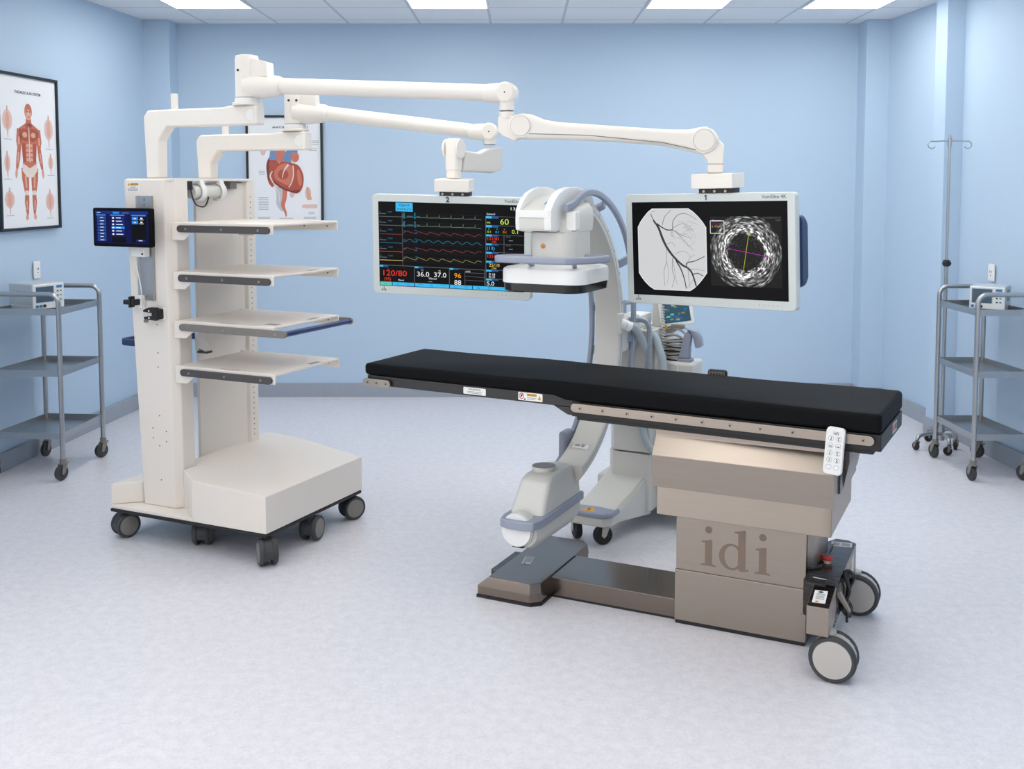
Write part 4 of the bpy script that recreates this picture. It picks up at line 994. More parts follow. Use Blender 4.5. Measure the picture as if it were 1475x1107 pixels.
m = M(KX); g = G(m, (-1.735, .0135, .846), (1, 0, 0), (0, 0, 1)); g.rrect(0, 0, .112, .030, .004, 'label', 1); g.text('WARNING', .056, .018, .008, 'ink', 2, 'c', 1.1)
for k in range(2): g.stroke([(.02, .012 - .006 * k), (.092, .012 - .006 * k)], .0026, 'ink_pale', 2)
m.build('warning_label', table)['label'] = 'white warning label'
m = M(KX); g = G(m, (-1.465, .0135, .846), (1, 0, 0), (0, 0, 1)); g.rrect(0, 0, .115, .034, .004, 'label', 1); g.ell(.016, .018, .012, .013, 'red', 2); g.ell(.016, .018, .009, .010, 'label', 3); g.stroke([(.008, .010), (.024, .026)], .003, 'red', 4); g.ell(.016, .02, .004, .006, 'ink', 4); g.rect(.028, .002, .036, .008, 'ink', 2)
g.rect(.042, .020, .088, .030, 'warn_yellow', 2); g.text('CAUTION', .065, .0215, .0065, 'ink', 3, 'c', 1.05); g.stroke([(.042, .013), (.088, .013)], .0025, 'ink_pale', 2); g.stroke([(.042, .007), (.08, .007)], .0025, 'ink_pale', 2)
g.poly([(.092, .007), (.110, .007), (.101, .026)], 'warn_yellow', 2); g.rect(.1, .010, .102, .019, 'ink', 3)
m.build('caution_label', table)['label'] = 'white caution label with a yellow triangle'
# clamp on the far rail, seen over the mattress edge
m = M(KX); m.box(-.80, -.715, .490, .52, .80, .957, 'black', .012, 3); g = G(m, (-.792, .4899, .932), (1, 0, 0), (0, 0, 1)); g.rect(0, 0, .07, .016, 'rail_grey', 1)
for k in range(5): g.rect(.006 + .013 * k, .003, .014 + .013 * k, .013, 'ink', 2)
m.build('rail_clamp', table)
m = M(KX); m.box(-1.2, -.02, .478, .49, .825, .86, 'steel', .003); m.build('side_rail', table)

# control box on the castor beam at the head end
m = M()
m.prism([(.0, -.07), (.040, -.10), (.124, -.10), (.124, .41), (.09, .435), (.04, .435), (.0, .36)], 'z', .155, .292, 'steel_dark', .004)
m.prism([(-.258, .165), (-.258, .268), (-.10, .292), (-.10, .165)], 'x', .046, .123, 'steel', .002)
m.prism([(-.256, .2686), (-.102, .2926), (-.102, .2932), (-.256, .2692)], 'x', .048, .121, 'steel_dark')
g = G(m, (.06, -.235, .2732), (.045, .006, 0), (-.004, .085, .0135)); g.rect(0, 0, 1, 1, 'label', 1); g.ell(.5, .87, .2, .07, 'ink', 2)
for k in range(5): g.stroke([(.2, .72 - .1 * k), (.85, .72 - .1 * k)], .05, 'ink_pale', 2)
g.ell(.35, .1, .15, .07, 'warn_yellow', 2)
g = G(m, (.035, .335, .2922), (.08, .01, 0), (-.005, .055, 0)); g.rect(0, 0, 1, 1, 'label_grey', 1); g.rect(.1, .2, .4, .8, 'ink_pale', 2); g.rect(.5, .2, .9, .8, 'ink_pale', 2)
g = G(m, (.03, -.045, .2922), (.05, -.008, 0), (0, .008, 0)); g.rect(0, 0, 1, 1, 'label', 1)
g = G(m, (.1242, .25, .19), (0, .09, 0), (0, 0, .08)); g.rect(0, 0, 1, 1, 'label_grey', 1); g.rect(.1, .5, .5, .9, 'warn_yellow', 2)
m.box(.02, .085, -.115, -.06, .290, .297, 'steel_dark', .001)
m.build('control_box', table)
m = M(); m.cyl((.052, .135, .290), (0, 0, 1), .017, .018, 'hub_light', 28, .001); m.lathe([(.0175, .014), (.0215, .016), (.022, .023), (.019, .027), (.001, .0275)], (.052, .135, .290), (0, 0, 1), 'red', 28); m.build('emergency_button', table)['label'] = 'red emergency stop button'
m = M(); m.prism([(.124, .268), (.124, .255), (.165, .195), (.172, .20), (.135, .268)], 'y', -.09, -.065, 'steel', .001); m.build('cord_hook', table)
m = M()
R = random.Random(5); pts = []
for k in range(66):
    a = 2 * PI * k / 11.0; pts.append((.142 + .012 * math.sin(k * 1.7) + R.uniform(-.004, .004), .06 + .055 * math.cos(a) + R.uniform(-.008, .008), .215 + .075 * math.sin(a) + R.uniform(-.01, .01)))
m.tube(smooth_path([(.124, .16, .25)] + pts + [(.15, .0, .16), (.15, -.01, .13)], 4), .0052, 'black', 8); m.build('power_cord', table)['label'] = 'black looped power cord'
for v, bk in ((-.235, 1), (.40, 0)):
    o = twin_caster(table, .118, v + .02, .084, .082, -90, .175, 'rubber', 'hub_light', 'hub_light', .018, .82)
m = M(); m.box(.03, .12, -.10, .42, .14, .160, 'steel_dark', .004); m.build('caster_beam', table)

# mattress: black vinyl pad, thinner towards the foot
m = M()
b = bmesh.new()
xs = [-2.257] + [-2.257 + 2.257 * k / 40 for k in range(1, 40)] + [0]; ys = [0 + .487 * k / 10 for k in range(11)]
def ztop(x, y): return .940 + .0018 * math.sin(x * 4.1 + y * 3) + .0012 * math.sin(x * 9 - y * 7)
def zbot(x): return .886 if x < -1.31 else (.866 if x > -1.25 else .886 - .02 * (x + 1.31) / .06)
def yin(x, y): return y + (.012 * max(0, 1 - abs(x + 1.28) / .05) * (1 if y < .2 else 0) * .35)
T1 = [[b.verts.new((x, yin(x, y), ztop(x, y))) for y in ys] for x in xs]; B1 = [[b.verts.new((x, yin(x, y), zbot(x))) for y in ys] for x in xs]
nx, ny = len(xs), len(ys)
for i in range(nx - 1):
    for j in range(ny - 1):
        b.faces.new([T1[i][j], T1[i + 1][j], T1[i + 1][j + 1], T1[i][j + 1]]); b.faces.new([B1[i][j], B1[i][j + 1], B1[i + 1][j + 1], B1[i + 1][j]])
    for j, fl in ((0, 0), (ny - 1, 1)): b.faces.new([B1[i][j], B1[i + 1][j], T1[i + 1][j], T1[i][j]])
for j in range(ny - 1):
    for i in (0, nx - 1): b.faces.new([B1[i][j], T1[i][j], T1[i][j + 1], B1[i][j + 1]])
m.bm(b, 'vinyl', .016, 3, 50)
kw = Matrix.Translation(DL) @ Matrix.Rotation(rad(DR), 4, 'Z') @ KX
mt = m.build('mattress', loc=kw.translation, rot=rad(DR - 2.9))
tag(mt, 'long black vinyl mattress lying on the operating table', 'mattress')

# hand control hung on the near rail
rc = thing('remote_control', 'pale grey button hand control hanging on the table rail', 'remote control', kw.translation, DR - 2.9)
m = M(); RX = Matrix.Translation((-.155, -.024, .797)) @ Matrix.Rotation(rad(4), 4, 'Y'); m.xf = RX
m.loft([[(p[0] * k_, y, p[1] * k_) for p in rrect(.066, .172, .014, 5)] for y, k_ in [(-.012, .93), (-.010, .985), (-.004, 1), (.006, 1), (.009, .95)]], 'white_cool')
g = G(m, (0, -.0121, 0), (1, 0, 0), (0, 0, 1)); g.text('idi', .002, .062, .012, 'ink', 2, 'c', 1.25)
m.build('body', rc)
for r_ in range(5):
    for c_ in range(2):
        z = .047 - .026 * r_; x = -.0135 + .027 * c_
        b_ = M(RX); g = G(b_, (x, -.0124, z), (1, 0, 0), (0, 0, 1))
        g.ell(0, 0, .0098, .0098 if r_ < 4 else .0085, 'ink_pale', 1); g.ell(0, 0, .0086, .0086 if r_ < 4 else .0073, 'label', 2)
        if r_ == 3 and c_ == 0: g.poly([(x * .011 - .0028, y * .011 - .0055) for x, y in [(.02, 0), (.52, 0), (.52, .12), (.36, .12), (.36, 1), (.22, 1), (.0, .84), (.0, .70), (.18, .78), (.18, .12), (.02, .12)]], 'ink', 3)
        elif r_ == 3: g.text('2', 0, -.0055, .011, 'ink', 3, 'c', bold=.03)
        elif r_ in (0, 2): g.stroke([(-.003, -.005), (.003, -.005)], .0022, 'ink', 3); g.stroke([(0, -.004), (.001 - .004 * c_, .005)], .002, 'ink', 3); g.ell(.001, .004, .002, .0018, 'ink', 3, 10)
        elif r_ == 1: g.stroke([(-.006, -.003), (.006, -.003)], .0022, 'ink', 3); g.stroke([(-.005, .002 - .002 * c_), (.005, 0)], .0016, 'ink', 3)
        b_.build('button', rc)
# ------------------------------------------------------------------ the mobile x-ray C-arm
CL = (.165, 4.5, 0); CR = -26
ca = thing('c_arm', 'light grey mobile x-ray C-arm reaching over and under the operating table', 'x-ray machine', CL, CR)
ZR = 1.07
def rp(a, r, u): return (u, r * math.cos(rad(a)), ZR + r * math.sin(rad(a)))
# the C itself
L = []
for k in range(61):
    a = -79 + 155 * k / 60
    w0 = .066; r0, r1 = .585, .662
    if a > 66: r1 = .662 - .012 * (a - 66) / 10
    c = [(-w0 + .010, r0), (w0 - .010, r0), (w0 - .002, r0 + .006), (w0, r0 + .016), (w0, r1 - .030), (w0 - .018, r1 - .004), (w0 - .03, r1), (-w0 + .03, r1), (-w0 + .018, r1 - .004), (-w0, r1 - .030), (-w0, r0 + .016), (-w0 + .002, r0 + .006)]
    L.append([rp(a, r, u) for u, r in c])
m = M(); m.loft(L, 'device_grey')
for k in range(61): pass
for a in (70, 60, 48, 36, 24, 10, -5):
    m.loft([[rp(a + d, r, .0663) for r in (.612, .628)] + [rp(a + d, r, .0668) for r in (.628, .612)] for d in (-.25, .25)], 'ink_pale')
# thin seam line along the side
m.loft([[rp(a, r, u) for r, u in ((.606, .0658), (.609, .0658), (.609, .0667), (.606, .0667))] for a in range(-76, 75, 3)], 'ink_pale')
arm = m.build('c_frame', ca)
# label on the inner face near the tube
m = M(); p0 = Vector(rp(-66, .5845, -.045)); ex = Vector((1, 0, 0)); tn = Vector((0, math.sin(rad(66)), math.cos(rad(66)))).normalized()
g = G(m, p0, ex * .09, tn * .05); g.rect(0, 0, 1, 1, 'label', 1); g.frame(.03, .06, .97, .94, .04, 'ink_pale', 2); g.stroke([(.15, .5), (.45, .5)], .3, 'ink_pale', 2); g.stroke([(.6, .3), (.6, .8)], .2, 'ink_pale', 2); m.build('label', ca)
# blue guide rails with stand-offs on both sides
for s in (1, -1):
    path = [(s * .088, v, z) for v, z in [(-.135, 1.652), (-.08, 1.660), (-.03, 1.672), (.02, 1.692), (.095, 1.712), (.19, 1.712), (.30, 1.690), (.42, 1.640), (.53, 1.565), (.61, 1.475), (.665, 1.37), (.70, 1.25), (.712, 1.12), (.705, .98), (.68, .86), (.655, .79)]]
    if s < 0: path = [(-.112, .664 * math.cos(rad(a)), ZR + .664 * math.sin(rad(a))) for a in range(66, -73, -6)]
    m = M(); m.tube(smooth_path(path, 4), 0, 'blue_grey', sec=rrect(.022, .030, .007, 3)); r_ = m.build('guide_rail', ca)
    for a in ((62, 27, -6) if s > 0 else (62, 27, 6, -12, -50, -56)):
        q_ = M(); A = Vector(rp(a, .64, s * .05)); B = Vector(rp(a, .70 if a < 50 else .665, s * (.088 if s > 0 else .110)))
        t_ = Vector((0, -math.sin(rad(a)), math.cos(rad(a)))) * .022
        nr = Vector((0, math.cos(rad(a)), math.sin(rad(a)))) * .012
        q_.loft([[tuple(P + t_ * k_ + nr * j_) for k_, j_ in ((-1, -1), (1, -1), (1, 1), (-1, 1))] for P in (A, B)], 'blue_grey', bevel=.004); q_.build('stand_off', r_)

# detector under the head: black plate, white housing, domed cover
m = M(); RX = Matrix.Translation((.004, -.035, 0)); m.xf = RX
base = rrect(.385, .37, .075, 7)
def lay(z, s, r=.0): return [(p[0] * s, p[1] * s, z) for p in base]
m.loft([lay(1.300, .95), lay(1.303, .97), lay(1.334, .985), lay(1.336, .97)], 'black_gloss'); m.build('detector_plate', ca)['label'] = 'black detector face plate'
m = M(RX); m.loft([lay(1.334, .97), lay(1.337, 1.0), lay(1.385, 1.0), lay(1.395, .985), lay(1.402, .93), lay(1.410, .62), lay(1.414, .60), lay(1.416, .55)], 'white_cool'); m.build('detector', ca)
# round collar and neck
m = M()
def nk(z, u0, u1, v0, v1, r): return [(p[0] + (u0 + u1) / 2, p[1] + (v0 + v1) / 2, z) for p in rrect(u1 - u0, v1 - v0, r, 6)]
m.loft([nk(1.412, -.085, .125, -.14, .10, .06), nk(1.545, -.085, .125, -.14, .10, .06), nk(1.548, -.084, .124, -.139, .10, .06), nk(1.552, -.086, .127, -.12, .12, .06), nk(1.60, -.08, .125, -.10, .14, .06), nk(1.645, -.06, .115, -.06, .15, .055), nk(1.668, -.03, .09, .0, .15, .04)], 'device_grey')
m.box(.080, .1275, -.112, -.06, 1.555, 1.635, 'white_cool', .008)
g = G(m, (-.01, -.1401, 1.4), (1, 0, 0), (0, 0, 1)); g.stroke([(-.09, .146), (.10, .146)], .002, 'ink_pale', 1); g.rect(-.05, .028, .03, .034, 'ink_pale', 1)
m.build('neck', ca)
m = M(); m.cyl((-.01, -.1395, 1.490), (0, -1, 0), .012, .003, 'hub_light', 24); m.lathe([(.0095, .003), (.008, .006), (.001, .008)], (-.01, -.1395, 1.490), (0, -1, 0), 'orange', 20); m.build('badge_button', ca)['label'] = 'round orange button'
# handle ring around the collar
m = M(); hp_ = [(-.075, -.12), (-.16, -.165), (-.185, -.205), (-.175, -.235), (-.12, -.25), (.10, -.25), (.155, -.235), (.225, -.12), (.245, -.06), (.235, -.03), (.19, -.0), (.11, .0)]
m.tube(smooth_path([(a, b, 1.437) for a, b in hp_], 5), 0, 'blue_grey', sec=rrect(.022, .030, .008, 3))
for u, v in ((-.05, -.22), (.16, -.215), (.10, .0)): m.tube([(u, v, 1.437), (u * .9, v * .75, 1.405)], .010, 'blue_grey', 10)
m.build('handle_ring', ca)['label'] = 'blue grey handle ring'
# drive head: block with a sloping recessed top between two arched side plates
arch = [(-.205, 1.558), (-.208, 1.60), (-.205, 1.645), (-.17, 1.682), (-.12, 1.712), (-.06, 1.730), (.0, 1.738), (.08, 1.738), (.16, 1.726), (.24, 1.700), (.27, 1.66), (.20, 1.60), (-.02, 1.575), (-.15, 1.550)]
m = M()
inner = [(-.200, 1.556), (-.203, 1.636), (-.14, 1.662), (-.06, 1.690), (.02, 1.704), (.12, 1.694), (.22, 1.68), (.26, 1.65), (.20, 1.60), (-.02, 1.575), (-.15, 1.552)]
m.prism(inner, 'x', -.095, .030, 'device_grey', .003)
m.prism([(-.2085, 1.610), (-.2085, 1.641), (-.196, 1.642), (-.195, 1.612)], 'x', -.106, .046, 'white_cool', .003)
g = G(m, (-.014, -.135, 1.6642), (.028, 0, 0), (.0, .072, .0252), .0012); g.rect(.1, 0, 1, 1, 'blue_stripe', 1)
m.build('drive_head', ca)
for a, b in ((-.109, -.087), (.022, .057)):
    m = M(); m.prism(arch, 'x', a, b, 'white_cool', .006); m.build('side_plate', ca)
m = M(); m.prism([(-.205, 1.56), (-.205, 1.612), (-.02, 1.64), (-.02, 1.57)], 'x', -.111, .050, 'device_grey', .010); 
for u in (-.098, .038): m.cyl((u, -.2045, 1.60), (0, -1, 0), .004, .0012, 'ink_pale', 12)
m.build('front_cover', ca)

# x-ray tube housing under the table
cu = -.045
def tub(v, zb, w, r):
    hw = w / 2; L = [(cu - hw, v, .345)]
    for k in range(9): a = PI + PI / 2 * k / 8; L.append((cu - hw + r + r * math.cos(a), v, zb + r + r * math.sin(a)))
    for k in range(9): a = 1.5 * PI + PI / 2 * k / 8; L.append((cu + hw - r + r * math.cos(a), v, zb + r + r * math.sin(a)))
    L.append((cu + hw, v, .345)); return L
m = M(); m.loft([tub(-.285, .236, .150, .064), tub(-.265, .226, .160, .058), tub(.10, .226, .166, .052), tub(.165, .240, .160, .05), tub(.185, .27, .14, .04)], 'device_grey'); m.build('tube_housing', ca)
m = M(); cz = .312
m.lathe([(.068, .0), (.0685, .028), (.066, .032), (.001, .0325)], (cu - .008, -.282, cz), (0, -1, 0), 'white_cool', 44)
m.lathe([(.066, -.03), (.0715, -.028), (.0715, .020), (.066, .022)], (cu - .008, -.282, cz), (0, -1, 0), 'device_grey', 44)
m.prism([(cu - .03, cz - .0735), (cu + .02, cz - .0735), (cu + .012, cz - .06), (cu - .02, cz - .06)], 'y', -.305, -.285, 'black'); m.build('end_cap', ca)
m = M(); bl = [(cu - .088, .19), (cu - .090, -.27), (cu - .078, -.322), (cu - .04, -.338), (cu + .04, -.338), (cu + .076, -.322), (cu + .092, -.27), (cu + .090, .19)]
bi = [(cu - .070, .18), (cu - .070, -.26), (cu - .06, -.30), (cu + .06, -.30), (cu + .070, -.26), (cu + .070, .18)]
m.prism(bl, 'z', .322, .360, 'blue_grey', .007, 3)
m.cyl((cu + .0895, -.10, .341), (1, 0, 0), .005, .0015, 'ink_pale', 12)
m.build('bumper_band', ca)['label'] = 'blue grey bumper band'
m = M()
def tsec(z, w, v0, v1, r): return [(p[0] + cu, p[1] + (v0 + v1) / 2, z) for p in rrect(w, (v1 - v0), r, 6)]
m.loft([tsec(.345, .160, -.242, .185, .026), tsec(.362, .158, -.232, .185, .026), tsec(.474, .142, -.158, .178, .028), tsec(.486, .136, -.146, .160, .03), tsec(.496, .122, -.128, .125, .034), tsec(.502, .104, -.108, .08, .036)], 'device_grey')
m.build('tube_cover', ca)
m = M(); m.cyl((cu - .008, -.035, .499), (0, 0, 1), .050, .012, 'device_grey', 36, .002); m.cyl((cu - .008, -.035, .511), (0, 0, 1), .053, .009, 'device_grey', 36); m.cyl((cu - .008, -.035, .5195), (0, 0, 1), .0515, .0012, 'hub_grey', 36); m.build('collimator', ca)
m = M(); m.box(-.118, -.078, .26, .36, .46, .60, 'blue_grey', .016, 3); m.build('rail_end_block', ca)

# mobile base: leg with bumper, column, casters
m = M()
lt = [(-.215, .52), (-.20, .47), (.03, .462), (.062, .50), (.075, .58), (.14, .86), (-.08, .86), (-.13, .62)]
b = bmesh.new(); A = [b.verts.new((x, y, .100 if y < .8 else .07)) for x, y in lt]; B = [b.verts.new((x, y, .158 if y < .6 else (.19 if y < .7 else .30))) for x, y in lt]
b.faces.new(A[::-1]); b.faces.new(B)
for i in range(len(lt)): b.faces.new([A[i], A[(i + 1) % len(lt)], B[(i + 1) % len(lt)], B[i]])
m.bm(b, 'device_grey', .010, 3); m.build('base_leg', ca)
m = M(); m.prism([(-.222, .60), (-.222, .50), (-.19, .452), (.03, .444), (.070, .49), (.075, .578), (.0, .612), (-.12, .612)], 'z', .146, .172, 'blue_grey', .008, 3); m.build('bumper', ca)['label'] = 'blue grey foot bumper'
m = M(); g = G(m, (-.10, .468, .1723), (.085, .0, 0), (0, .075, 0)); g.poly([(0, 0), (1, 0), (.55, 1)], 'warn_yellow', 1); g.stroke([(.5, .75), (.42, .4), (.62, .4), (.5, .12)], .09, 'ink', 2); m.build('warning_label', ca)['label'] = 'yellow high voltage triangle'
m = M()
m.prism([(-.052, .80), (.150, .80), (.158, .83), (.158, 1.20), (-.09, 1.20), (-.09, .86)], 'z', .10, .392, 'device_grey', .010)
m.prism([(-.048, .804), (.146, .804), (.154, .834), (.154, 1.19), (-.086, 1.19), (-.086, .864)], 'z', .396, 1.02, 'device_grey', .010)
m.prism([(-.20, .95), (.34, .95), (.34, 1.55), (-.20, 1.55)], 'z', .07, .22, 'device_grey', .02)
m.build('column', ca)
m = M(); m.box(-.075, .075, .60, .86, .93, 1.10, 'device_grey', .02); m.build('c_carriage', ca)
def fork_caster(parent, x, y, r, wid, ang, ztop, fork='hub_grey', tyre='rubber_dark', off=.02, brake=True):
    a = rad(ang); ax = Vector((math.cos(a), math.sin(a), 0)); fw = Vector((-ax.y, ax.x, 0)); c = Vector((x, y, r)) + fw * off
    m = M(); m.cyl((x, y, r * 2.05), (0, 0, 1), r * .42, max(ztop - r * 2.05, .004), fork, 18, .001)
    for s in (-1, 1):
        o_ = c + ax * s * (wid * .5 + .005)
        P = [(-off * 1.0 - r * .4, r * 1.12), (-off + r * .4, r * 1.12), (r * .26, 0), (0, -r * .26), (-r * .26, 0)]
        m.loft([[tuple(o_ + ax * (d * s) + fw * p[0] + Vector((0, 0, p[1]))) for p in P] for d in (-.0015, .0025)], fork)
    m.box(x - r * .42, x + r * .42, y - r * .42, y + r * .42, r * 2.02, r * 2.15, fork, .002)
    if brake: m.loft([[tuple(c + ax * s + fw * p[0] + Vector((0, 0, p[1]))) for p in [(r * .1, r * 1.08), (r * 1.1, r * 1.18), (r * 1.1, r * 1.08), (r * .1, r * .98 + .004)]] for s in (-wid * .4, wid * .4)], fork)
    o = m.build('caster', parent)
    q_ = M(); q_.lathe([(.001, -wid * .5), (r * .62, -wid * .5), (r * .66, -wid * .42), (r * .86, -wid * .5), (r * .97, -wid * .36), (r, 0), (r * .97, wid * .36), (r * .86, wid * .5), (r * .66, wid * .42), (r * .62, wid * .5), (.001, wid * .5)], c, ax, tyre, 32); q_.build('wheel', o)
    return o
fork_caster(ca, .015, .53, .048, .034, -48, .112, 'hub_light', 'rubber_dark', -.012); fork_caster(ca, -.15, .56, .048, .034, 40, .112, 'hub_light', 'rubber_dark', -.012)
for u in (-.16, .30): fork_caster(ca, u, 1.45, .042, .030, 10, .09, 'hub_grey', 'rubber_dark', -.016)

# rear unit: cabinet, pillar, handles, screen, hoses
m = M(); m.box(.075, .345, .88, 1.06, .10, .858, 'device_grey', .018, 3); g = G(m, (.10, .8798, .84), (1, 0, 0), (0, 0, 1)); g.stroke([(.0, .0), (.05, -.04), (.10, -.075)], .004, 'ink_pale', 1); g.stroke([(.165, -.03), (.165, .0)], .004, 'label', 1); g.stroke([(.10, .02), (.16, .0)], .004, 'label', 1)
m.build('cabinet', ca)
m = M(); m.prism([(-.045, .84), (.060, .84), (.070, .87), (.070, 1.05), (-.045, 1.05)], 'z', 1.02, 1.085, 'white_cool', .012)
m.box(.088, .158, .99, 1.06, .86, 1.22, 'device_grey', .010); m.build('pillar', ca)
m = M(); m.tube(smooth_path([(.0, .82, .55), (.0, .82, 1.10), (.0, .825, 1.145), (.03, .83, 1.155), (.05, .85, 1.155)], 5), 0, 'blue_grey', sec=rrect(.018, .020, .005, 3)); m.build('handle', ca)['label'] = 'upright blue grey handle bar'
m = M(); m.tube(smooth_path([(.07, .785, 1.072), (.115, .785, 1.072), (.137, .785, 1.055), (.146, .785, 1.01), (.142, .785, .90), (.135, .785, .80)], 5), 0, 'blue_grey', sec=rrect(.020, .022, .005, 3)); m.build('handle', ca)['label'] = 'bent blue grey handle'
# screen on its pedestal
m = M(); SX = Matrix.Translation((.215, 1.0, 1.10)) @ Matrix.Rotation(rad(22), 4, 'Z') @ Matrix.Rotation(rad(-14), 4, 'X') @ Matrix.Rotation(rad(-8), 4, 'Y'); m.xf = SX
m.loft([[(p[0] * k_, y, p[1] * k_) for p in rrect(.17, .15, .012)] for y, k_ in [(-.012, .97), (-.008, 1), (.02, 1), (.03, .94)]], 'white_cool')
m.xf = Matrix.Identity(4); m.box(.135, .205, .985, 1.04, .985, 1.19, 'device_grey', .01); m.prism([(.14, .99), (.205, .99), (.225, 1.012), (.225, 1.03), (.14, 1.06)], 'y', .99, 1.05, 'device_grey', .006)
sc_ = m.build('control_screen', ca)
m = M(SX); g = G(m, (-.068, -.0122, -.058), (.136, 0, 0), (0, 0, .116)); g.rect(0, 0, 1, 1, 'e_lcd', 1)
R = random.Random(8)
for k in range(26): x, y = R.uniform(.03, .85), R.uniform(.05, .85); g.rect(x, y, x + R.uniform(.05, .14), y + .07, R.choice(['e_lcd2', 'e_teal', 'e_grey', 'e_cyan_dim', 'e_yellow_dim']), 2)
m.build('display', sc_)
# hoses
def hose(pts, r, name='hose', mm='hose', n=6): m = M(); m.tube(smooth_path(pts, n), r, mm, 14); return m.build(name, ca)
hose([(.09, .575, 1.075), (.11, .66, 1.055), (.12, .76, .97), (.13, .84, .86), (.13, .87, .74), (.12, .83, .62), (.115, .79, .53), (.14, .785, .45), (.175, .80, .41)], .0195)
m = M(); m.cyl((.070, .575, 1.085), (.9, .6, -.5), .024, .06, 'white_cool', 24, .004); m.box(.06, .082, .55, .60, 1.03, 1.13, 'device_grey', .006); m.build('hose_connector', ca)
hose([(.10, .86, 1.02), (.155, .84, .985), (.185, .83, .92), (.205, .83, .84), (.20, .83, .70)], .021)
hose([(.045, .70, .60), (.04, .76, .575), (.08, .78, .555), (.14, .78, .575), (.17, .80, .62)], .020)
hose([(-.02, .72, .615), (.0, .74, .585), (.045, .77, .60)], .015)
# coiled lead, cable bundle, hand switch in its holder
pts = [(.165 + .012 * math.cos(k * .9) + .004 * math.sin(k * .05) , .93, 1.16 - .0022 * k) for k in range(0, 150)]
pts = [(.165 + .0011 * (k * .25) * .4 + .009 * math.cos(k * .9), .925 + .009 * math.sin(k * .9), 1.16 - .0021 * k) for k in range(0, 140)]
m = M(); m.tube(pts, .0032, 'device_grey', 6); m.build('coiled_lead', ca)
m = M()
R = random.Random(2)
for k in range(9):
    cxx, cyy, zz_ = .230 + R.uniform(-.01, .01), .96, .868 + .011 * k
    L = [(cxx + (.065 + R.uniform(-.012, .006)) * math.cos(2 * PI * i / 20), cyy + (.045) * math.sin(2 * PI * i / 20), zz_ + .008 * math.sin(2 * PI * i / 20 + k)) for i in range(20)]
    m.tube(L, .0055, 'cable_grey' if k % 3 else 'black', 8, closed=True)
for d in (0, .035): m.tube(smooth_path([(.17, .95, 1.01 - d), (.24, .94, 1.02 - d), (.29, .94, .985 - d), (.285, .94, .93)], 6), .006, 'cable_grey', 8)
m.build('cable_coil', ca)
m = M(); SWX = Matrix.Translation((-.022, 0, -.012)); m.xf = SWX; m.box(.275, .345, .905, .965, .868, .885, 'blue_grey', .004)
m.prism([(.275, .885), (.335, .885), (.332, .93), (.345, 1.01), (.325, 1.025), (.305, 1.01)], 'y', .915, .955, 'blue_grey', .008)
m.loft([[(p[0] + c_[0], p[1] + .935, c_[1] + p[0] * 0) for p in rrect(w_, .05, min(w_, .05) * .4)] for c_, w_ in [((.333, 1.034), .03), ((.352, 1.025), .045), ((.372, .995), .045), ((.380, .955), .04), ((.374, .945), .02)]], 'blue_grey'); m.build('hand_switch', ca)['label'] = 'blue grey trigger hand switch in its holder'
m = M(); m.box(.205, .275, .935, .965, 1.018, 1.040, 'hub_grey', .006); m.tube(smooth_path([(.27, .95, 1.03), (.30, .94, 1.01), (.305, .935, .97)], 6), .004, 'cable_grey', 8); m.cyl((.185, .93, 1.028), (0, -1, 0), .010, .006, 'warn_yellow', 16); m.build('plug', ca)
# ------------------------------------------------------------------ steel utility carts at the walls
def utility_cart(label, corners, gx):
    """corners: near-right, far-right, far-left, near-left posts seen from the viewer; hoops run along gx"""
    t = thing('utility_cart', label, 'cart', (0, 0, 0), 0, 'three tier steel carts')
    c = Vector((sum(p[0] for p in corners) / 4, sum(p[1] for p in corners) / 4, 0)); t.location = c
    P = [Vector((p[0], p[1], 0)) - c for p in corners]
    zt = 1.105; r = .0145; z0 = .115
    for a, b in ((P[0], P[3]), (P[1], P[2])):
        d = (b - a).normalized(); L = (b - a).length; k = .055
        pts = [a + Vector((0, 0, z0)), a + Vector((0, 0, zt - k))]
        for i in range(1, 7): q = rad(15 * i); pts.append(a + d * (k - k * math.cos(q)) + Vector((0, 0, zt - k + k * math.sin(q))))
        for i in range(0, 6): q = rad(15 * i); pts.append(b - d * (k - k * math.sin(q)) + Vector((0, 0, zt - k + k * math.cos(q))))
        pts += [b + Vector((0, 0, zt - k)), b + Vector((0, 0, z0))]
        m = M(); m.tube([tuple(p) for p in pts], r, 'cart_steel', 14); m.build('hoop_frame', t)
    ctr = Vector((0, 0, 0))
    for z in (1.01, .645, .27):
        m = M()
        q = [tuple((p * .985)[:2]) for p in P]
        m.prism(q[::-1], 'z', z - .028, z - .024, 'cart_steel')
        for i in range(4):
            a, b = P[i] * .985, P[(i + 1) % 4] * .985; d = (b - a).normalized(); n = Vector((-d.y, d.x, 0))
            m.loft([[tuple(e + n * s + Vector((0, 0, zz))) for s, zz in ((-.003, z - .03), (.003, z - .03), (.003, z + .008), (-.003, z + .008))] for e in (a, b)], 'cart_steel')
        m.build('tray', t)
    for i, p in enumerate(P):
        fork_caster(t, p.x, p.y, .046, .026, ((-22, -30, -8, -4) if gx == 0 else (205, 212, 190, 184))[i], .125, 'hub_grey', 'rubber', -.016)
    return t
utility_cart('three tier steel cart against the left wall', [(-2.715, 6.08), (-2.685, 6.60), (-3.06, 6.63), (-3.128, 6.11)], 0)
utility_cart('three tier steel cart against the right wall', [(2.985, 6.05), (2.94, 6.57), (2.655, 6.57), (2.672, 6.05)], 1)

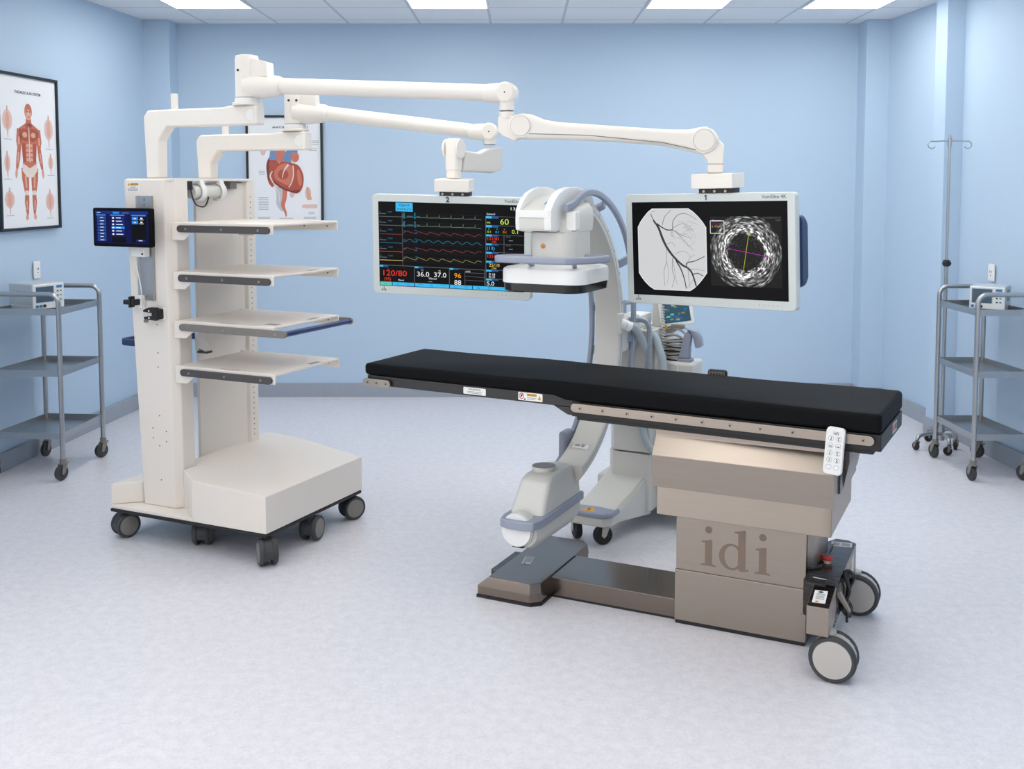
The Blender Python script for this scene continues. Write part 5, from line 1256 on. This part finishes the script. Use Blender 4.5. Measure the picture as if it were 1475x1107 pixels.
def bench_device(label, loc, rz, w, d, h, flip):
    """w along x (front), d back; front faces -y"""
    t = thing('bench_monitor', label, 'medical monitor', loc, rz)
    m = M(); m.box(-w / 2, w / 2, 0, d, .006, h, 'device_side', .008, 3); m.box(-w / 2, w / 2, -.012, .004, .010, h - .004, 'device_panel', .006, 3)
    for s in (-1, 1):
        g = G(m, (s * (w / 2) , d * .5, h * .5), (0, s * d, 0), (0, 0, h), .0006)
        for k in range(4): g.stroke([(-.35 + .16 * k, .22), (-.24 + .16 * k, .22)], .03, 'ink_pale', 1); g.stroke([(-.35 + .16 * k, .10), (-.24 + .16 * k, .10)], .03, 'ink_pale', 1)
        if flip: g.rect(-.2, -.1, .25, .35, 'lcd_off', 1); g.rect(-.15, .1, .2, .2, 'device_panel', 2)
        else: g.stroke([(-.42, -.3), (.42, -.3)], .03, 'device_panel', 1)
    for s in (-1, 1):
        for y in (.03, d - .03): m.cyl((s * (w / 2 - .03), y, 0), (0, 0, 1), .01, .008, 'black', 12)
    m.build('case', t)
    q = M(); g = G(q, (0, -.0122, h / 2), (w, 0, 0), (0, 0, h), .0006)
    s0 = -1
    g.rect(-.44, -.20, .16, .40, 'device_side', 1); g.rect(-.42, -.18, .14, .38, 'lcd_off', 2); q.build('screen', t)
    q = M(); g = G(q, (0, -.0122, h / 2), (w, 0, 0), (0, 0, h), .0006); g.rect(.24, .30, .42, .40, 'knob_blue', 1)
    for k in range(3): g.rect(.25, .16 - .16 * k, .31, .21 - .16 * k, 'ink', 1); g.rect(.35, .16 - .16 * k, .41, .21 - .16 * k, 'knob_blue', 1)
    for k in range(3): q.cyl((-.40 * w + .12 * w * k, -.012, h * .18), (0, -1, 0), .009, .007, 'knob_blue' if k < 2 else 'ink', 14)
    q.build('buttons', t)
    return t
bench_device('grey bench monitor with a dark screen on the left steel cart', (-2.875, 6.30, .986), 62, .215, .215, .165, False)
bench_device('pale bench monitor with a blue marked side on the right steel cart', (2.82, 6.26, .986), -36, .20, .165, .15, True)

# ------------------------------------------------------------------ drip stand
t = thing('drip_stand', 'slim steel drip stand with two hooks, behind the right steel cart', 'drip stand', (2.80, 6.83, 0), 0)
m = M(); m.cyl((0, 0, .10), (0, 0, 1), .0125, 1.12, 'cart_steel', 18); m.cyl((0, 0, 1.18), (0, 0, 1), .0085, .86, 'cart_steel', 18); m.cyl((0, 0, .05), (0, 0, 1), .02, .09, 'cart_steel', 20, .004); m.build('pole', t)
m = M(); m.lathe([(.014, -.022), (.02, -.02), (.027, 0), (.02, .02), (.014, .022)], (0, 0, 1.232), (0, 0, 1), 'black', 20); m.cyl((.0, -.01, 1.232), (0, -1, 0), .018, .03, 'black', 16, .004); m.build('clamp_knob', t)
for s in (-1, 1):
    m = M(); pts = [(0, 0, 2.030), (s * .05, 0, 2.030), (s * .095, 0, 2.028)] + [(s * (.118 + .024 * math.sin(rad(a - 20))), 0, 2.006 + .024 * math.cos(rad(a - 20))) for a in range(0, 270, 22)]
    m.tube(pts, .004, 'cart_steel', 10); m.build('hook', t)
m = M(); m.cyl((0, 0, 1.99), (0, 0, 1), .013, .065, 'cart_steel', 18, .002); m.cyl((0, 0, 2.05), (0, 0, 1), .007, .02, 'cart_steel', 14, .002); m.build('hook_collar', t)
for a, L_ in ((200, .20), (262, .20), (330, .09), (100, .17)):
    d = Vector((math.cos(rad(a)), math.sin(rad(a)), 0)); m = M()
    m.tube(smooth_path([(0, 0, .095), tuple(d * L_ * .5 + Vector((0, 0, .105))), tuple(d * L_ * .9 + Vector((0, 0, .095))), tuple(d * L_ + Vector((0, 0, .07)))], 5), .013, 'cart_steel', 12); o = m.build('leg', t)
    e = d * L_
    fork_caster(t, e.x, e.y, .028, .02, a, .068, 'hub_grey', 'rubber_dark', -.01, False)
